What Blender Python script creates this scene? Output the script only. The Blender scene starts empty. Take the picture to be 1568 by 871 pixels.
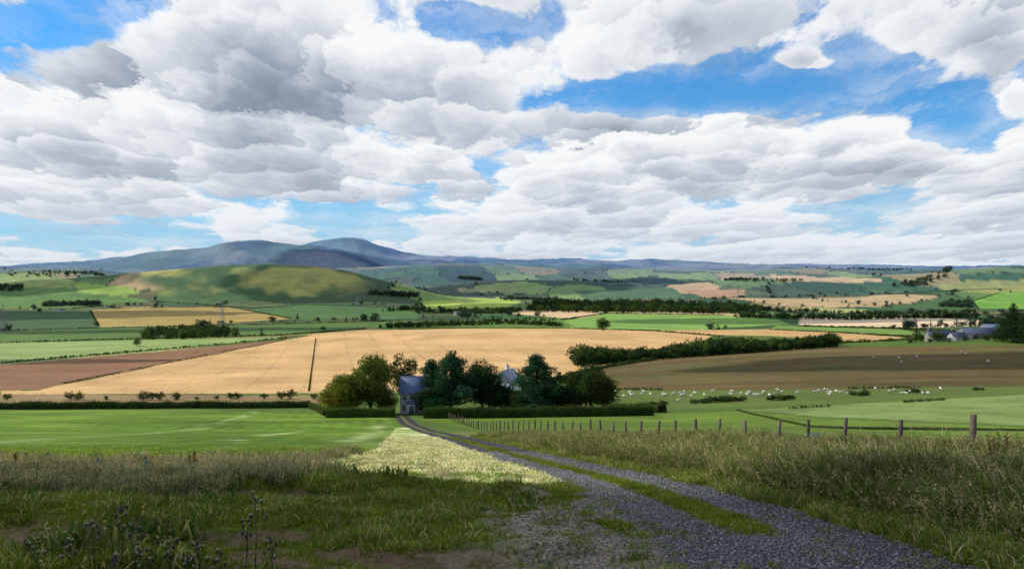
import bpy, math, random
import numpy as np
from mathutils import Vector
R = math.radians
rng = np.random.default_rng(7)
random.seed(7)
scene = bpy.context.scene
F = 1220.0; CX = 784.0; HV = 412.0; EYE = 1.6
scene.view_settings.view_transform = 'Standard'
scene.view_settings.look = 'None'
scene.view_settings.exposure = 0

# ------------------------------------------------------------------ helpers
def s2l(c):
    c = np.asarray(c, float) / 255.0
    return np.where(c <= 0.04045, c / 12.92, ((c + 0.055) / 1.055) ** 2.4)
def alb(c, k=1.45):
    return s2l(c) / k

def _h(ix, iy, s):
    n = (ix.astype(np.int64) * 374761393 + iy.astype(np.int64) * 668265263 + s * 1442695041) & 0x7fffffff
    n = ((n ^ (n >> 13)) * 1274126177) & 0x7fffffff
    n = (n ^ (n >> 16)) & 0xffff
    return n / 65535.0
def vn(x, y, s=0):
    x = np.asarray(x, float); y = np.asarray(y, float)
    ix = np.floor(x); iy = np.floor(y)
    fx = x - ix; fy = y - iy
    fx = fx * fx * (3 - 2 * fx); fy = fy * fy * (3 - 2 * fy)
    a = _h(ix, iy, s); b = _h(ix + 1, iy, s); c = _h(ix, iy + 1, s); d = _h(ix + 1, iy + 1, s)
    return (a * (1 - fx) + b * fx) * (1 - fy) + (c * (1 - fx) + d * fx) * fy
def fbm(x, y, s=0, o=4):
    t = 0; a = 0.5; n = 0
    for i in range(o):
        t = t + a * vn(x, y, s + i * 17); n += a
        x = x * 2.03 + 11.3; y = y * 2.03 + 5.7; a *= 0.5
    return t / n
def ss(a, b, x):
    t = np.clip((x - a) / (b - a), 0, 1)
    return t * t * (3 - 2 * t)

# ------------------------------------------------------------------ terrain heights
cols = np.array([0, 250, 500, 784, 1050, 1300, 1568], float)
rows = [
 (150, [648, 648, 648, 648, 648, 645, 640]),
 (190, [634, 634, 632, 631, 630, 624, 616]),
 (240, [622, 622, 620, 618, 612, 606, 600]),
 (280, [608, 608, 606, 602, 597, 592, 588]),
 (340, [594, 594, 594, 588, 574, 562, 558]),
 (400, [582, 582, 582, 574, 550, 536, 531]),
 (500, [562, 560, 558, 552, 545, 528, 513]),
 (650, [540, 538, 532, 524, 524, 520, 506]),
 (800, [528, 522, 510, 503, 509, 514, 500]),
 (1000, [518, 512, 508, 505, 506, 506, 497]),
 (1300, [503, 500, 499, 499, 499, 497, 491]),
 (1700, [489, 487, 487, 487, 487, 487, 484]),
 (2300, [473, 472, 473, 474, 476, 476, 474]),
 (3000, [460, 462, 463, 465, 465, 464, 466]),
 (4000, [446, 448, 452, 455, 452, 448, 452]),
 (5500, [434, 435, 440, 440, 438, 434, 434]),
 (8000, [424, 424, 424, 426, 424, 420, 420]),
 (12000, [419, 419, 419, 419, 417, 416, 415]),
 (40000, [413, 413, 413, 413, 413, 413, 413])]
UG = np.linspace(-1.3, 1.3, 521); LG = np.linspace(math.log(0.5), math.log(42000), 800)
pxg = np.clip(UG * F + CX, 0, 1568)
rl = [math.log(0.4), math.log(120)]; rv = [np.full(len(UG), .19), np.full(len(UG), .19)]
for d, vs in rows:
    rl.append(math.log(d)); rv.append((np.interp(pxg, cols, vs) - HV) / F - EYE / d)
rl = np.array(rl); rv = np.array(rv)
G = np.empty((len(LG), len(UG)))
for j in range(len(UG)):
    G[:, j] = np.interp(LG, rl, rv[:, j])
def gsm(A, s, ax):
    k = np.arange(-3 * int(s + 1), 3 * int(s + 1) + 1); w = np.exp(-k * k / (2 * s * s)); w /= w.sum()
    P = np.pad(A, [(len(k) // 2,) * 2 if a == ax else (0, 0) for a in (0, 1)], mode='edge')
    out = np.zeros_like(A)
    for i, wi in enumerate(w):
        out += wi * (P[i:i + A.shape[0], :] if ax == 0 else P[:, i:i + A.shape[1]])
    return out
G = gsm(gsm(G, 3.5, 0), 8, 1)
D = np.exp(LG)[:, None]
Z = -G * D
ridges = [
 (13500, .17, [(-300,405),(0,405),(100,402),(180,396),(300,390),(430,380),(475,371),(500,365),(525,362),(550,366),(585,378),(625,388),(660,393),(740,396),(850,400),(872,396),(920,401),(980,396),(1030,399),(1100,402),(1200,406),(1400,409),(1800,409)]),
 (9000, .14, [(-300,412),(100,411),(180,402),(230,389),(280,381),(340,375),(400,371),(450,374),(520,384),(580,391),(640,398),(720,404),(850,408),(930,401),(1000,400),(1080,403),(1180,408),(1300,414),(1800,414)]),
 (6000, .11, [(-300,415),(0,412),(150,414),(300,425),(500,412),(600,406),(680,403),(780,406),(860,413),(1000,412),(1150,414),(1250,410),(1350,413),(1500,410),(1800,408)]),
 (4400, .09, [(-300,418),(0,417),(80,415),(150,421),(250,440),(600,445),(700,434),(760,429),(850,430),(1000,436),(1100,432),(1200,425),(1300,424),(1400,422),(1480,412),(1568,408),(1800,405)]),
 (3100, .11, [(-300,440),(0,436),(130,424),(200,419),(280,413),(350,407),(410,404),(470,407),(520,415),(570,427),(620,440),(680,455),(900,462),(1300,455),(1400,445),(1500,440),(1800,432)])]
for dr, w, pts in ridges:
    p = np.array(pts, float)
    v = np.interp(UG * F + CX, p[:, 0], p[:, 1])
    k = np.exp(-np.arange(-6, 7) ** 2 / 12.0); k /= k.sum()
    v = np.convolve(np.pad(v, 6, mode='edge'), k, 'valid')
    zc = EYE - (v - HV) / F * dr
    i = int(np.argmin(abs(LG - math.log(dr))))
    add = np.maximum(0, zc - Z[i])
    Z = Z + add[None, :] * np.exp(-((LG[:, None] - math.log(dr)) / w) ** 2)

fence_pts = np.array([(-60, 24), (-10, 23), (10, 21), (20, 17.5), (29, 14.2), (40, 12.5), (70, 6.2), (105, -1.0), (150, -9.5), (183, -17)], float)  # (y, x)
track_pts = np.array([(-60, 3.4), (4, 3.4), (8.3, 3.5), (13.5, 3.5), (18.5, 3.05), (23, 2.5), (30, 1.25), (40, -.4), (50, -1.9), (85, -7.3), (120, -12.9), (150, -19.5), (178, -25.0)], float)
def track_x(y): return np.interp(y, track_pts[:, 0], track_pts[:, 1])
def fence_x(y): return np.interp(y, fence_pts[:, 0], fence_pts[:, 1])

def ud(x, y):
    r = np.hypot(x, y) + 1e-9
    c = np.maximum(y / r, .62)
    return x / r / c, r * c
def rutf(x, y):
    return fbm(x * .16 + y * .04, y * .55, 40, 3)
def H(x, y):
    x = np.asarray(x, float); y = np.asarray(y, float)
    u, d = ud(x, y)
    fu = (np.clip(u, UG[0], UG[-1]) - UG[0]) / (UG[1] - UG[0]); l = np.log(np.maximum(d, .51))
    fl = (np.clip(l, LG[0], LG[-1] - 1e-6) - LG[0]) / (LG[1] - LG[0])
    iu = np.minimum(fu.astype(int), len(UG) - 2); il = np.minimum(fl.astype(int), len(LG) - 2)
    a = fu - iu; b = fl - il
    z = (Z[il, iu] * (1 - a) + Z[il, iu + 1] * a) * (1 - b) + (Z[il + 1, iu] * (1 - a) + Z[il + 1, iu + 1] * a) * b
    tx = track_x(y); fx = fence_x(y)
    nr = 1 - ss(25, 60, d)
    offt = ss(1.7, 3.0, np.abs(x - tx))
    z = z + nr * offt * ((rutf(x, y) - .5) * .8 * (1 - ss(18, 26, y)) + (fbm(x * 1.6, y * 1.6, 3, 3) - .5) * .2) * ss(2, 5, d)
    # low bank between the track and the fence
    bank = ss(1.8, 4.5, x - tx) * (1 - ss(2, 7, x - fx)) * (1 - ss(70, 130, y))
    z = z + bank * (.14 + .35 * (fbm(x * .35, y * .25, 9, 3) - .3))
    # wheel ruts
    z = z - .05 * np.exp(-((np.abs(x - tx) - .85) / .35) ** 2) * (1 - ss(40, 80, y))
    z = z + ss(60, 160, d) * (1 - ss(900, 1500, d)) * (fbm(x / 45, y / 45, 5, 3) - .5) * 1.0
    far = ss(1100, 2600, d)
    z = z + far * (fbm(x / 420, y / 420, 6, 5) - .5) * 34
    mt = ss(5200, 9000, d)
    rd = 1 - np.abs(2 * fbm(x / 1700, y / 1700, 8, 5) - 1)
    z = z + mt * (rd - .84) * 200
    return z
SD = np.geomspace(4, 30000, 5000)
def survey(px, v, far=None):
    """ground point seen on a bearing (tan = (px-784)/1220) under a depression angle"""
    u = (px - CX) / F; q = (v - HV) / F
    gap = H(u * SD, SD) - (EYE - q * SD)
    if far is not None: gap = np.where(SD < far, -1, gap)
    idx = np.nonzero(gap >= 0)[0]
    i = idx[0] if len(idx) else int(np.argmax(gap[SD > (far or 0)]) + np.sum(SD <= (far or 0)))
    d = SD[i]
    return u * d, d
def at(px, d):
    x = (px - CX) / F * d
    return float(x), float(d), float(H(x, d))
def sv_line(pts, n=6, far=None):
    out = []
    for (a, b), (c, e) in zip(pts[:-1], pts[1:]):
        for k in range(n):
            t = k / n; out.append(survey(a + (c - a) * t, b + (e - b) * t, far))
    out.append(survey(*pts[-1], far))
    return np.array(out)

# ------------------------------------------------------------------ mesh helper
def mk(name, V, Fs, col=None, mat=None, smooth=False, link=True, extra=None):
    """Fs : list of int arrays (n,k)"""
    V = np.asarray(V, np.float32)
    me = bpy.data.meshes.new(name)
    me.vertices.add(len(V)); me.vertices.foreach_set('co', V.ravel())
    Fs = [np.asarray(f, np.int32) for f in Fs if len(f)]
    nl = sum(f.size for f in Fs); npoly = sum(len(f) for f in Fs)
    me.loops.add(nl); me.polygons.add(npoly)
    me.loops.foreach_set('vertex_index', np.concatenate([f.ravel() for f in Fs]))
    st = []; o = 0
    for f in Fs:
        st.append(o + np.arange(len(f)) * f.shape[1]); o += f.size
    me.polygons.foreach_set('loop_start', np.concatenate(st).astype(np.int32))
    me.update(calc_edges=True)
    if smooth: me.polygons.foreach_set('use_smooth', np.ones(npoly, bool))
    if col is not None:
        a = me.attributes.new('Col', 'FLOAT_COLOR', 'POINT')
        c = np.ones((len(V), 4), np.float32); c[:, :3] = np.clip(col, 0, 1)
        a.data.foreach_set('color', c.ravel())
    if extra:
        for k, arr in extra.items():
            a = me.attributes.new(k, 'FLOAT', 'POINT'); a.data.foreach_set('value', np.asarray(arr, np.float32))
    if mat: me.materials.append(mat)
    me.validate()
    ob = bpy.data.objects.new(name, me)
    if link: scene.collection.objects.link(ob)
    return ob

class Geo:
    def __init__(s): s.V = []; s.Q = []; s.T = []; s.C = []; s.n = 0
    def add(s, V, Q=None, T=None, C=(.1, .1, .1)):
        V = np.asarray(V, float).reshape(-1, 3)
        s.V.append(V)
        C = np.asarray(C, float)
        s.C.append(np.broadcast_to(C, (len(V), 3)) if C.ndim == 1 else C)
        if Q is not None and len(Q): s.Q.append(np.asarray(Q, int) + s.n)
        if T is not None and len(T): s.T.append(np.asarray(T, int) + s.n)
        s.n += len(V)
    def tube(s, pts, rad, n=6, C=(.06, .045, .03), cap=True):
        pts = np.asarray(pts, float); rad = np.broadcast_to(np.asarray(rad, float), (len(pts),))
        V = []
        for i, p in enumerate(pts):
            t = pts[min(i + 1, len(pts) - 1)] - pts[max(i - 1, 0)]; t /= np.linalg.norm(t) + 1e-9
            a = np.cross(t, [0, 0, 1.0]) if abs(t[2]) < .95 else np.cross(t, [1.0, 0, 0]); a /= np.linalg.norm(a)
            b = np.cross(t, a)
            th = np.arange(n) / n * 2 * math.pi
            V.append(p + rad[i] * (np.cos(th)[:, None] * a + np.sin(th)[:, None] * b))
        Q = [(i * n + k, i * n + (k + 1) % n, (i + 1) * n + (k + 1) % n, (i + 1) * n + k) for i in range(len(pts) - 1) for k in range(n)]
        T = []
        if cap:
            e = (len(pts) - 1) * n
            T = [(e, e + k, e + k + 1) for k in range(1, n - 1)] + [(0, k + 1, k) for k in range(1, n - 1)]
        s.add(np.concatenate(V), Q, T, C)
    def box(s, c, h, C, rz=0):
        c = np.asarray(c, float); h = np.asarray(h, float)
        V = np.array([[x, y, z] for z in (-1, 1) for y in (-1, 1) for x in (-1, 1)], float) * h
        ca, sa = math.cos(rz), math.sin(rz)
        V = np.c_[V[:, 0] * ca - V[:, 1] * sa, V[:, 0] * sa + V[:, 1] * ca, V[:, 2]] + c
        s.add(V, [(0, 2, 3, 1), (4, 5, 7, 6), (0, 1, 5, 4), (2, 6, 7, 3), (0, 4, 6, 2), (1, 3, 7, 5)], None, C)
    def leaves(s, P, size, C, rg, up=0.0):
        n = len(P)
        a = rg.normal(size=(n, 3)); a[:, 2] *= (1 - up); a /= np.linalg.norm(a, axis=1)[:, None]
        b = rg.normal(size=(n, 3)); b -= (b * a).sum(1)[:, None] * a; b /= np.linalg.norm(b, axis=1)[:, None]
        sz = (np.asarray(size) * (.6 + .8 * rg.random(n)))[:, None] * .5
        V = np.stack([P - a * sz, P + b * sz * .55 - a * sz * .1, P + a * sz, P - b * sz * .55 + a * sz * .1], 1).reshape(-1, 3)
        Q = np.arange(n * 4).reshape(n, 4)
        s.add(V, Q, None, np.repeat(C, 4, axis=0))
    def build(s, name, mat, smooth=False, link=True):
        return mk(name, np.concatenate(s.V), [np.concatenate(s.Q) if s.Q else [], np.concatenate(s.T) if s.T else []], np.concatenate(s.C), mat, smooth, link)

# ------------------------------------------------------------------ materials
class NT:
    def __init__(s, tree): s.t = tree; s.n = tree.nodes; s.l = tree.links
    def node(s, ty, **k):
        n = s.n.new(ty)
        for a, b in k.items(): setattr(n, a, b)
        return n
    def put(s, sock, v):
        if isinstance(v, bpy.types.NodeSocket): s.l.new(v, sock)
        elif v is not None: sock.default_value = v
    def m(s, op, a, b=None, c=None, clamp=False):
        n = s.node('ShaderNodeMath', operation=op, use_clamp=clamp)
        s.put(n.inputs[0], a); s.put(n.inputs[1], b)
        if c is not None: s.put(n.inputs[2], c)
        return n.outputs[0]
    def v(s, op, a, b=None):
        n = s.node('ShaderNodeVectorMath', operation=op)
        s.put(n.inputs[0], a)
        if b is not None: s.put(n.inputs[1], b)
        return n.outputs['Value'] if op in ('DOT_PRODUCT', 'LENGTH') else n.outputs[0]
    def mr(s, x, a, b, c, d, smooth=True):
        n = s.node('ShaderNodeMapRange', interpolation_type='SMOOTHSTEP' if smooth else 'LINEAR')
        s.put(n.inputs[0], x)
        for i, q in enumerate((a, b, c, d)): s.put(n.inputs[i + 1], q)
        return n.outputs[0]
    def noise(s, vec, scale, detail=4, rough=.5):
        n = s.node('ShaderNodeTexNoise'); s.put(n.inputs['Vector'], vec)
        n.inputs['Scale'].default_value = scale; n.inputs['Detail'].default_value = detail; n.inputs['Roughness'].default_value = rough
        return n.outputs[0]
    def mix(s, f, a, b, mode='MIX'):
        n = s.node('ShaderNodeMix', data_type='RGBA', blend_type=mode)
        s.put(n.inputs[0], f); s.put(n.inputs[6], a); s.put(n.inputs[7], b)
        return n.outputs[2]
def newmat(name):
    m = bpy.data.materials.new(name); m.use_nodes = True; m.node_tree.nodes.clear()
    return m, NT(m.node_tree)
def vec4(c): return (float(c[0]), float(c[1]), float(c[2]), 1)

def mat_ground():
    m, t = newmat('ground_material')
    col = t.node('ShaderNodeAttribute', attribute_name='Col').outputs['Color']
    gr = t.node('ShaderNodeAttribute', attribute_name='grav').outputs['Fac']
    pos = t.node('ShaderNodeNewGeometry').outputs['Position']
    n1 = t.noise(pos, 9, 4, .65); n2 = t.noise(pos, .5, 6, .68); n3 = t.noise(pos, .02, 5, .6)
    k = t.m('MULTIPLY', t.mr(n1, .25, .75, .62, 1.38, False), t.mr(n2, .3, .7, .78, 1.22, False))
    k = t.m('MULTIPLY', k, t.mr(n3, .3, .7, .80, 1.20, False))
    c = t.v('SCALE', col); t.put(c.node.inputs['Scale'], k)
    vo = t.node('ShaderNodeTexVoronoi'); t.put(vo.inputs['Vector'], pos); vo.inputs['Scale'].default_value = 22
    sep = t.node('ShaderNodeSeparateColor'); t.put(sep.inputs[0], vo.outputs['Color'])
    st = t.m('MULTIPLY', t.mr(sep.outputs[0], 0, 1, .4, 1.5, False), t.mr(vo.outputs['Distance'], 0, .6, 1.2, .45, False))
    g = t.v('SCALE', col); t.put(g.node.inputs['Scale'], st)
    cc = t.mix(gr, c, g)
    bs = t.node('ShaderNodeBsdfPrincipled'); t.put(bs.inputs['Base Color'], cc); bs.inputs['Roughness'].default_value = .95
    bs.inputs['Specular IOR Level'].default_value = .08
    bp = t.node('ShaderNodeBump'); bp.inputs['Strength'].default_value = .7; bp.inputs['Distance'].default_value = .05
    t.put(bp.inputs['Height'], t.m('ADD', n1, t.m('MULTIPLY', t.m('MULTIPLY', vo.outputs['Distance'], -1.2), gr)))
    t.put(bs.inputs['Normal'], bp.outputs[0])
    o = t.node('ShaderNodeOutputMaterial'); t.l.new(bs.outputs[0], o.inputs[0])
    return m
def mat_leaf(name, trans=.35, rand=.35, posn=.15):
    m, t = newmat(name)
    col = t.node('ShaderNodeAttribute', attribute_name='Col').outputs['Color']
    rnd = t.node('ShaderNodeObjectInfo').outputs['Random']
    pos = t.node('ShaderNodeNewGeometry').outputs['Position']
    n = t.noise(pos, posn, 2, .5)
    k = t.m('MULTIPLY', t.mr(rnd, 0, 1, 1 - rand, 1 + rand, False), t.mr(n, .3, .7, .72, 1.28, False))
    c = t.v('SCALE', col); t.put(c.node.inputs['Scale'], k)
    d = t.node('ShaderNodeBsdfDiffuse'); t.put(d.inputs[0], c)
    tr = t.node('ShaderNodeBsdfTranslucent'); t.put(tr.inputs[0], t.mix(1.0, c, (1.2, 1.15, .6, 1), 'MULTIPLY'))
    mx = t.node('ShaderNodeMixShader'); mx.inputs[0].default_value = trans
    t.l.new(d.outputs[0], mx.inputs[1]); t.l.new(tr.outputs[0], mx.inputs[2])
    o = t.node('ShaderNodeOutputMaterial'); t.l.new(mx.outputs[0], o.inputs[0])
    return m
def mat_plain(name, scale=6, amt=.3, rough=.85, spec=.3):
    m, t = newmat(name)
    col = t.node('ShaderNodeAttribute', attribute_name='Col').outputs['Color']
    tc = t.node('ShaderNodeTexCoord').outputs['Object']
    n = t.noise(tc, scale, 6, .6)
    c = t.v('SCALE', col); t.put(c.node.inputs['Scale'], t.mr(n, .3, .7, 1 - amt, 1 + amt, False))
    bs = t.node('ShaderNodeBsdfPrincipled'); t.put(bs.inputs['Base Color'], c); bs.inputs['Roughness'].default_value = rough
    bs.inputs['Specular IOR Level'].default_value = spec
    bp = t.node('ShaderNodeBump'); bp.inputs['Strength'].default_value = .4; bp.inputs['Distance'].default_value = .02
    t.put(bp.inputs['Height'], n); t.put(bs.inputs['Normal'], bp.outputs[0])
    o = t.node('ShaderNodeOutputMaterial'); t.l.new(bs.outputs[0], o.inputs[0])
    return m
M_ground = mat_ground(); M_leaf = mat_leaf('foliage_material', .3, .0, .6); M_far = mat_leaf('distant_foliage_material', .2, .3, .01)
M_grass = mat_leaf('grass_material', .4, .25, .8)
M_plain = mat_plain('weathered_material'); M_stone = mat_plain('stone_material', 3, .45, .9); M_rock = mat_plain('gravel_stone_material', 20, .35, .9)
M_slate = mat_plain('slate_material', 4, .25, .65, .2)

# ------------------------------------------------------------------ fields (surveyed polygons on the terrain)
fields = [
 ([(-200,446),(110,440),(190,452),(230,462),(110,472),(-200,474)], (106,140,66)),
 ([(-200,424),(60,418),(115,430),(110,440),(-200,444)], (158,174,88)),
 ([(110,432),(200,440),(215,448),(190,455),(120,448)], (156,184,80)),
 ([(-200,476),(110,474),(150,478),(140,504),(-200,508)], (78,106,68)),
 ([(138,475),(200,470),(350,470),(445,488),(300,498),(150,501)], (184,158,92)),
 ([(380,472),(470,466),(600,470),(640,480),(640,488),(450,490)], (90,124,68)),
 ([(-200,512),(150,504),(330,500),(600,492),(640,490),(560,503),(420,514),(200,520),(-200,524)], (100,128,64)),
 ([(-200,528),(200,521),(440,516),(400,521),(230,540),(0,559),(-200,566)], (154,174,102)),
 ([(640,462),(760,455),(800,462),(770,472),(655,474)], (186,204,88)),
 ([(560,500),(640,492),(860,487),(900,492),(860,504),(600,506)], (106,136,58)),
 ([(780,480),(800,475),(920,476),(915,487),(860,487)], (230,196,148)),
 ([(860,492),(930,480),(1110,483),(1190,489),(1210,496),(1080,504),(900,506)], (140,178,84)),
 ([(1225,487),(1400,486),(1520,490),(1510,499),(1380,503),(1225,498)], (246,218,176)),
 ([(1190,498),(1225,499),(1380,504),(1420,512),(1300,512),(1180,504)], (128,158,76)),
 ([(1000,506),(1180,504),(1290,509),(1390,516),(1330,524),(1180,514),(1020,512)], (216,174,114)),
 ([(1040,443),(1140,444),(1140,456),(1080,456)], (200,154,110)),
 ([(1180,421),(1350,427),(1350,433),(1190,430)], (224,190,142)),
 ([(1220,470),(1330,474),(1330,480),(1240,478)], (196,196,120)),
 ([(700,441),(790,444),(780,449),(700,447)], (176,172,106)),
 ([(1430,440),(1480,430),(1700,428),(1700,444),(1500,450)], (168,170,90)),
 ([(1490,460),(1530,448),(1700,444),(1700,474),(1500,472)], (132,180,66)),
 ([(880,446),(1030,440),(1050,456),(900,462)], (94,122,70)),
 # the ripe cereal field and ploughland
 ([(-200,602),(60,598),(95,589),(440,520),(480,512),(560,506),(700,503),(880,503),(1000,507),(1090,514),(1080,522),(960,550),(900,566),(850,580),(640,602),(300,603),(0,604),(-200,606)], (228,184,124)),
 ([(-200,600),(60,597),(95,588),(440,520),(300,533),(160,545),(0,559),(-200,568)], (152,112,80)),
 ([(-200,622),(200,620),(490,618),(500,606),(60,604),(-200,606)], (156,132,90)),
 # brown hill pasture
 ([(850,580),(880,597),(1150,598),(1568,592),(1900,590),(1900,525),(1568,528),(1280,532),(1100,542),(1000,551),(930,562)], (114,97,58)),
 ([(830,612),(850,597),(1000,598),(1200,598),(1568,592),(1900,588),(1900,600),(1568,604),(1180,622),(1000,626)], (104,120,56)),
 ([(1130,628),(1568,605),(1900,596),(1900,668),(1568,652),(1250,638)], (132,150,82)),
 ([(630,642),(1000,634),(1130,630),(1250,640),(1568,655),(1900,672),(2200,760),(1568,716),(1375,708),(1150,690),(890,672),(700,654)], (108,132,48)),
 ([(-300,740),(-200,629),(300,628),(500,630),(600,642),(615,652),(660,668),(600,690),(420,712),(200,714),(0,708)], (100,132,36)),
 ([(380,722),(480,712),(580,690),(604,655),(628,655),(700,682),(770,702),(860,728),(850,746),(700,738),(560,728)], (198,196,140)),
]
polys = [(sv_line(p + [p[0]], 5), c) for p, c in fields]
def inpoly(P, x, y):
    r = np.zeros(x.shape, bool)
    bb = (x > P[:, 0].min()) & (x < P[:, 0].max()) & (y > P[:, 1].min()) & (y < P[:, 1].max())
    xs = x[bb]; ys = y[bb]; ins = np.zeros(xs.shape, bool)
    for (x1, y1), (x2, y2) in zip(P[:-1], P[1:]):
        if y1 == y2: continue
        c = ((y1 > ys) != (y2 > ys)) & (xs < (x2 - x1) * (ys - y1) / (y2 - y1) + x1)
        ins ^= c
    r[bb] = ins
    return r
def polyidx(x, y):
    idx = np.full(x.shape, -1)
    w = np.clip(np.hypot(x, y) * .012, .1, 6)
    xx = x + (fbm(x / (w * 4), y / (w * 4), 71, 2) - .5) * w; yy = y + (fbm(x / (w * 4), y / (w * 4), 72, 2) - .5) * w
    for i, (P, c) in enumerate(polys): idx[inpoly(P, xx, yy)] = i
    return idx
PCOL = np.array([alb(c) for _, c in polys])
NP = len(polys)
I_GOLD, I_PLOW, I_STUB, I_BROWN, I_SHEEP, I_RUP, I_RFLD, I_LFLD, I_STRAW = [NP - 9 + i for i in range(9)]

def patchwork(x, y):
    """irregular enclosed fields of the valley and hills"""
    s = 300.0
    ang = .35; X = (x * math.cos(ang) + y * math.sin(ang)) / s; Y = (-x * math.sin(ang) + y * math.cos(ang)) / (s * 1.25)
    X = X + (fbm(x / 900, y / 900, 31, 2) - .5) * 1.2; Y = Y + (fbm(x / 900, y / 900, 32, 2) - .5) * 1.2
    ix = np.floor(X); iy = np.floor(Y)
    b1 = np.full(x.shape, 9.); b2 = np.full(x.shape, 9.); cid = np.zeros(x.shape)
    for dx in (-1, 0, 1):
        for dy in (-1, 0, 1):
            cx = ix + dx; cy = iy + dy
            jx = cx + .15 + .7 * _h(cx, cy, 5); jy = cy + .15 + .7 * _h(cx, cy, 6)
            dd = np.maximum(abs(X - jx), abs(Y - jy)) + .25 * (abs(X - jx) + abs(Y - jy))
            m = dd < b1
            b2 = np.where(m, b1, np.minimum(b2, dd)); cid = np.where(m, _h(cx, cy, 9), cid); b1 = np.where(m, dd, b1)
    return cid, (b2 - b1) * s
PAL = np.array([alb(c) for c in [(74,102,54),(88,120,58),(64,92,52),(112,138,70),(84,100,56),(142,166,80),(102,112,64),(70,106,58),(168,152,96),(78,96,56),(116,142,80),(206,176,126),(60,84,50),(156,178,88),(98,100,60),(84,116,60)]])

def ground_color(x, y):
    u, d = ud(x, y)
    n = x.shape[0]
    big = fbm(x / 6, y / 6, 20, 4); mid = fbm(x * 1.1, y * 1.1, 21, 4); hug = fbm(x / 60, y / 60, 22, 4)
    # foreground rough grass over bare ruts
    rut = rutf(x, y)
    g1 = alb((96, 114, 28)); g2 = alb((128, 106, 80)); g3 = alb((66, 74, 28))
    t = ss(.45, .57, rut + (mid - .5) * .3)[:, None]
    col = g2 * (1 - t) * .85 + g1 * t
    t2 = ss(.5, .7, big)[:, None] * .4
    col = col * (1 - t2) + g3 * t2
    # verges
    v = (x > track_x(y) + 1.6)
    tv = ss(.35, .65, fbm(x / 2.2, y / 3.5, 23, 4))[:, None]
    cv = alb((78, 98, 36)) * (1 - tv) + alb((148, 140, 88)) * tv
    col = np.where(v[:, None], cv, col)
    # mid-distance default grass
    md = ss(60, 130, d)[:, None]
    col = col * (1 - md) + alb((92, 116, 48)) * md
    # valley patchwork
    cid, edge = patchwork(x, y)
    pc = PAL[np.minimum((cid * len(PAL)).astype(int), len(PAL) - 1)]
    hd = (1 - ss(5, 14, edge))[:, None] * .85
    pc = pc * (1 - hd) + alb((34, 52, 32)) * hd
    md = ss(700, 900, d)[:, None]
    col = col * (1 - md) + pc * md
    # open hill grazing on the rounded hill and moorland
    hx = (u * F + CX)
    hill = np.exp(-((hx - 385) / 190) ** 2 - ((np.log(d) - math.log(3150)) / .2) ** 2)
    hill = ss(.28, .5, hill + (hug - .5) * .1)[:, None]
    hn = ss(.42, .60, fbm(x / 200, y / 260, 25, 6) + .14 * ss(2950, 3250, d) - .05)[:, None]
    hc = alb((184, 178, 92)) * hn + alb((78, 106, 56)) * (1 - hn)
    col = col * (1 - hill) + hc * hill
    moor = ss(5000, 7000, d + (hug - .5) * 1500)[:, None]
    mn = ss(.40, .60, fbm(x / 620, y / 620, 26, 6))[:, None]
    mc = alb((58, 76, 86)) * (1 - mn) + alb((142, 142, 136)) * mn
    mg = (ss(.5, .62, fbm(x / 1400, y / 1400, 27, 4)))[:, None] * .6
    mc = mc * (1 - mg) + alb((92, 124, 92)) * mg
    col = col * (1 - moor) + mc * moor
    # named fields
    idx = polyidx(x, y)
    m = idx >= 0
    pcx = PCOL[idx]
    mod = np.ones(n)
    gold = idx == I_GOLD
    mod = np.where(gold, 1 + .16 * (fbm(x / 25, y / 60, 33, 4) - .5) * 2 - .13 * (np.abs(((x * .97 + y * .22) % 24) - 12) < .9) * (fbm(x / 30, y / 30, 3, 2) > .35), mod)
    br = idx == I_BROWN
    bands = fbm(x / 60 + y / 200, y / 7, 34, 4)
    mod = np.where(br, .58 + .75 * bands, mod)
    lf = idx == I_LFLD
    mod = np.where(lf, 1 + .9 * (fbm(x / 12, y / 6, 35, 5) - .5) + .14 * np.sin((x + y * .2) * 2.1) * ss(.4, .6, big), mod)
    rf = (idx == I_RFLD) | (idx == I_RUP)
    mod = np.where(rf, 1 + .7 * (fbm(x / 10, y / 8, 36, 5) - .5) + .06 * np.sin((x * .35 + y) * 1.4), mod)
    gen = m & (idx < I_GOLD)
    mod = np.where(gen, .92 + .4 * (fbm(x / 90, y / 30, 37, 4) - .35), mod)
    st = idx == I_STRAW
    sg = ss(.40, .60, fbm(x / 1.6, y / 3.5, 38, 4) - .06 * ss(26, 60, d))[:, None]
    pcx = np.where(st[:, None], alb((226, 220, 176)) * sg + alb((150, 176, 76)) * (1 - sg), pcx)
    lg = ss(.45, .65, fbm(x / 20, y / 20, 46, 4))[:, None] * .5
    pcx = np.where(lf[:, None], pcx * (1 - lg) + alb((132, 158, 58)) * lg, pcx)
    brg = ss(.5, .7, fbm(x / 40, y / 9, 39, 3))[:, None] * .55
    pcx = np.where(br[:, None], pcx * (1 - brg) + alb((84, 98, 46)) * brg, pcx)
    # mown swathes, lighter lines in the meadow
    wob = (fbm(x / 16, y / 16, 41, 3) - .5) * 5
    sw = np.exp(-((x + 18 + .176 * (y - 42) + wob) / 1.0) ** 2) * ss(36, 42, y) * (1 - ss(105, 125, y))
    sw = sw + .5 * np.exp(-((x + 9 + .14 * (y - 42) + wob) / 1.4) ** 2) + .35 * np.exp(-((x + 34 + .2 * (y - 42) + wob) / 1.2) ** 2)
    sw = (np.clip(sw, 0, 1) * ss(.32, .55, fbm(x / 4, y / 7, 43, 3)))[:, None] * .8
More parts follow.
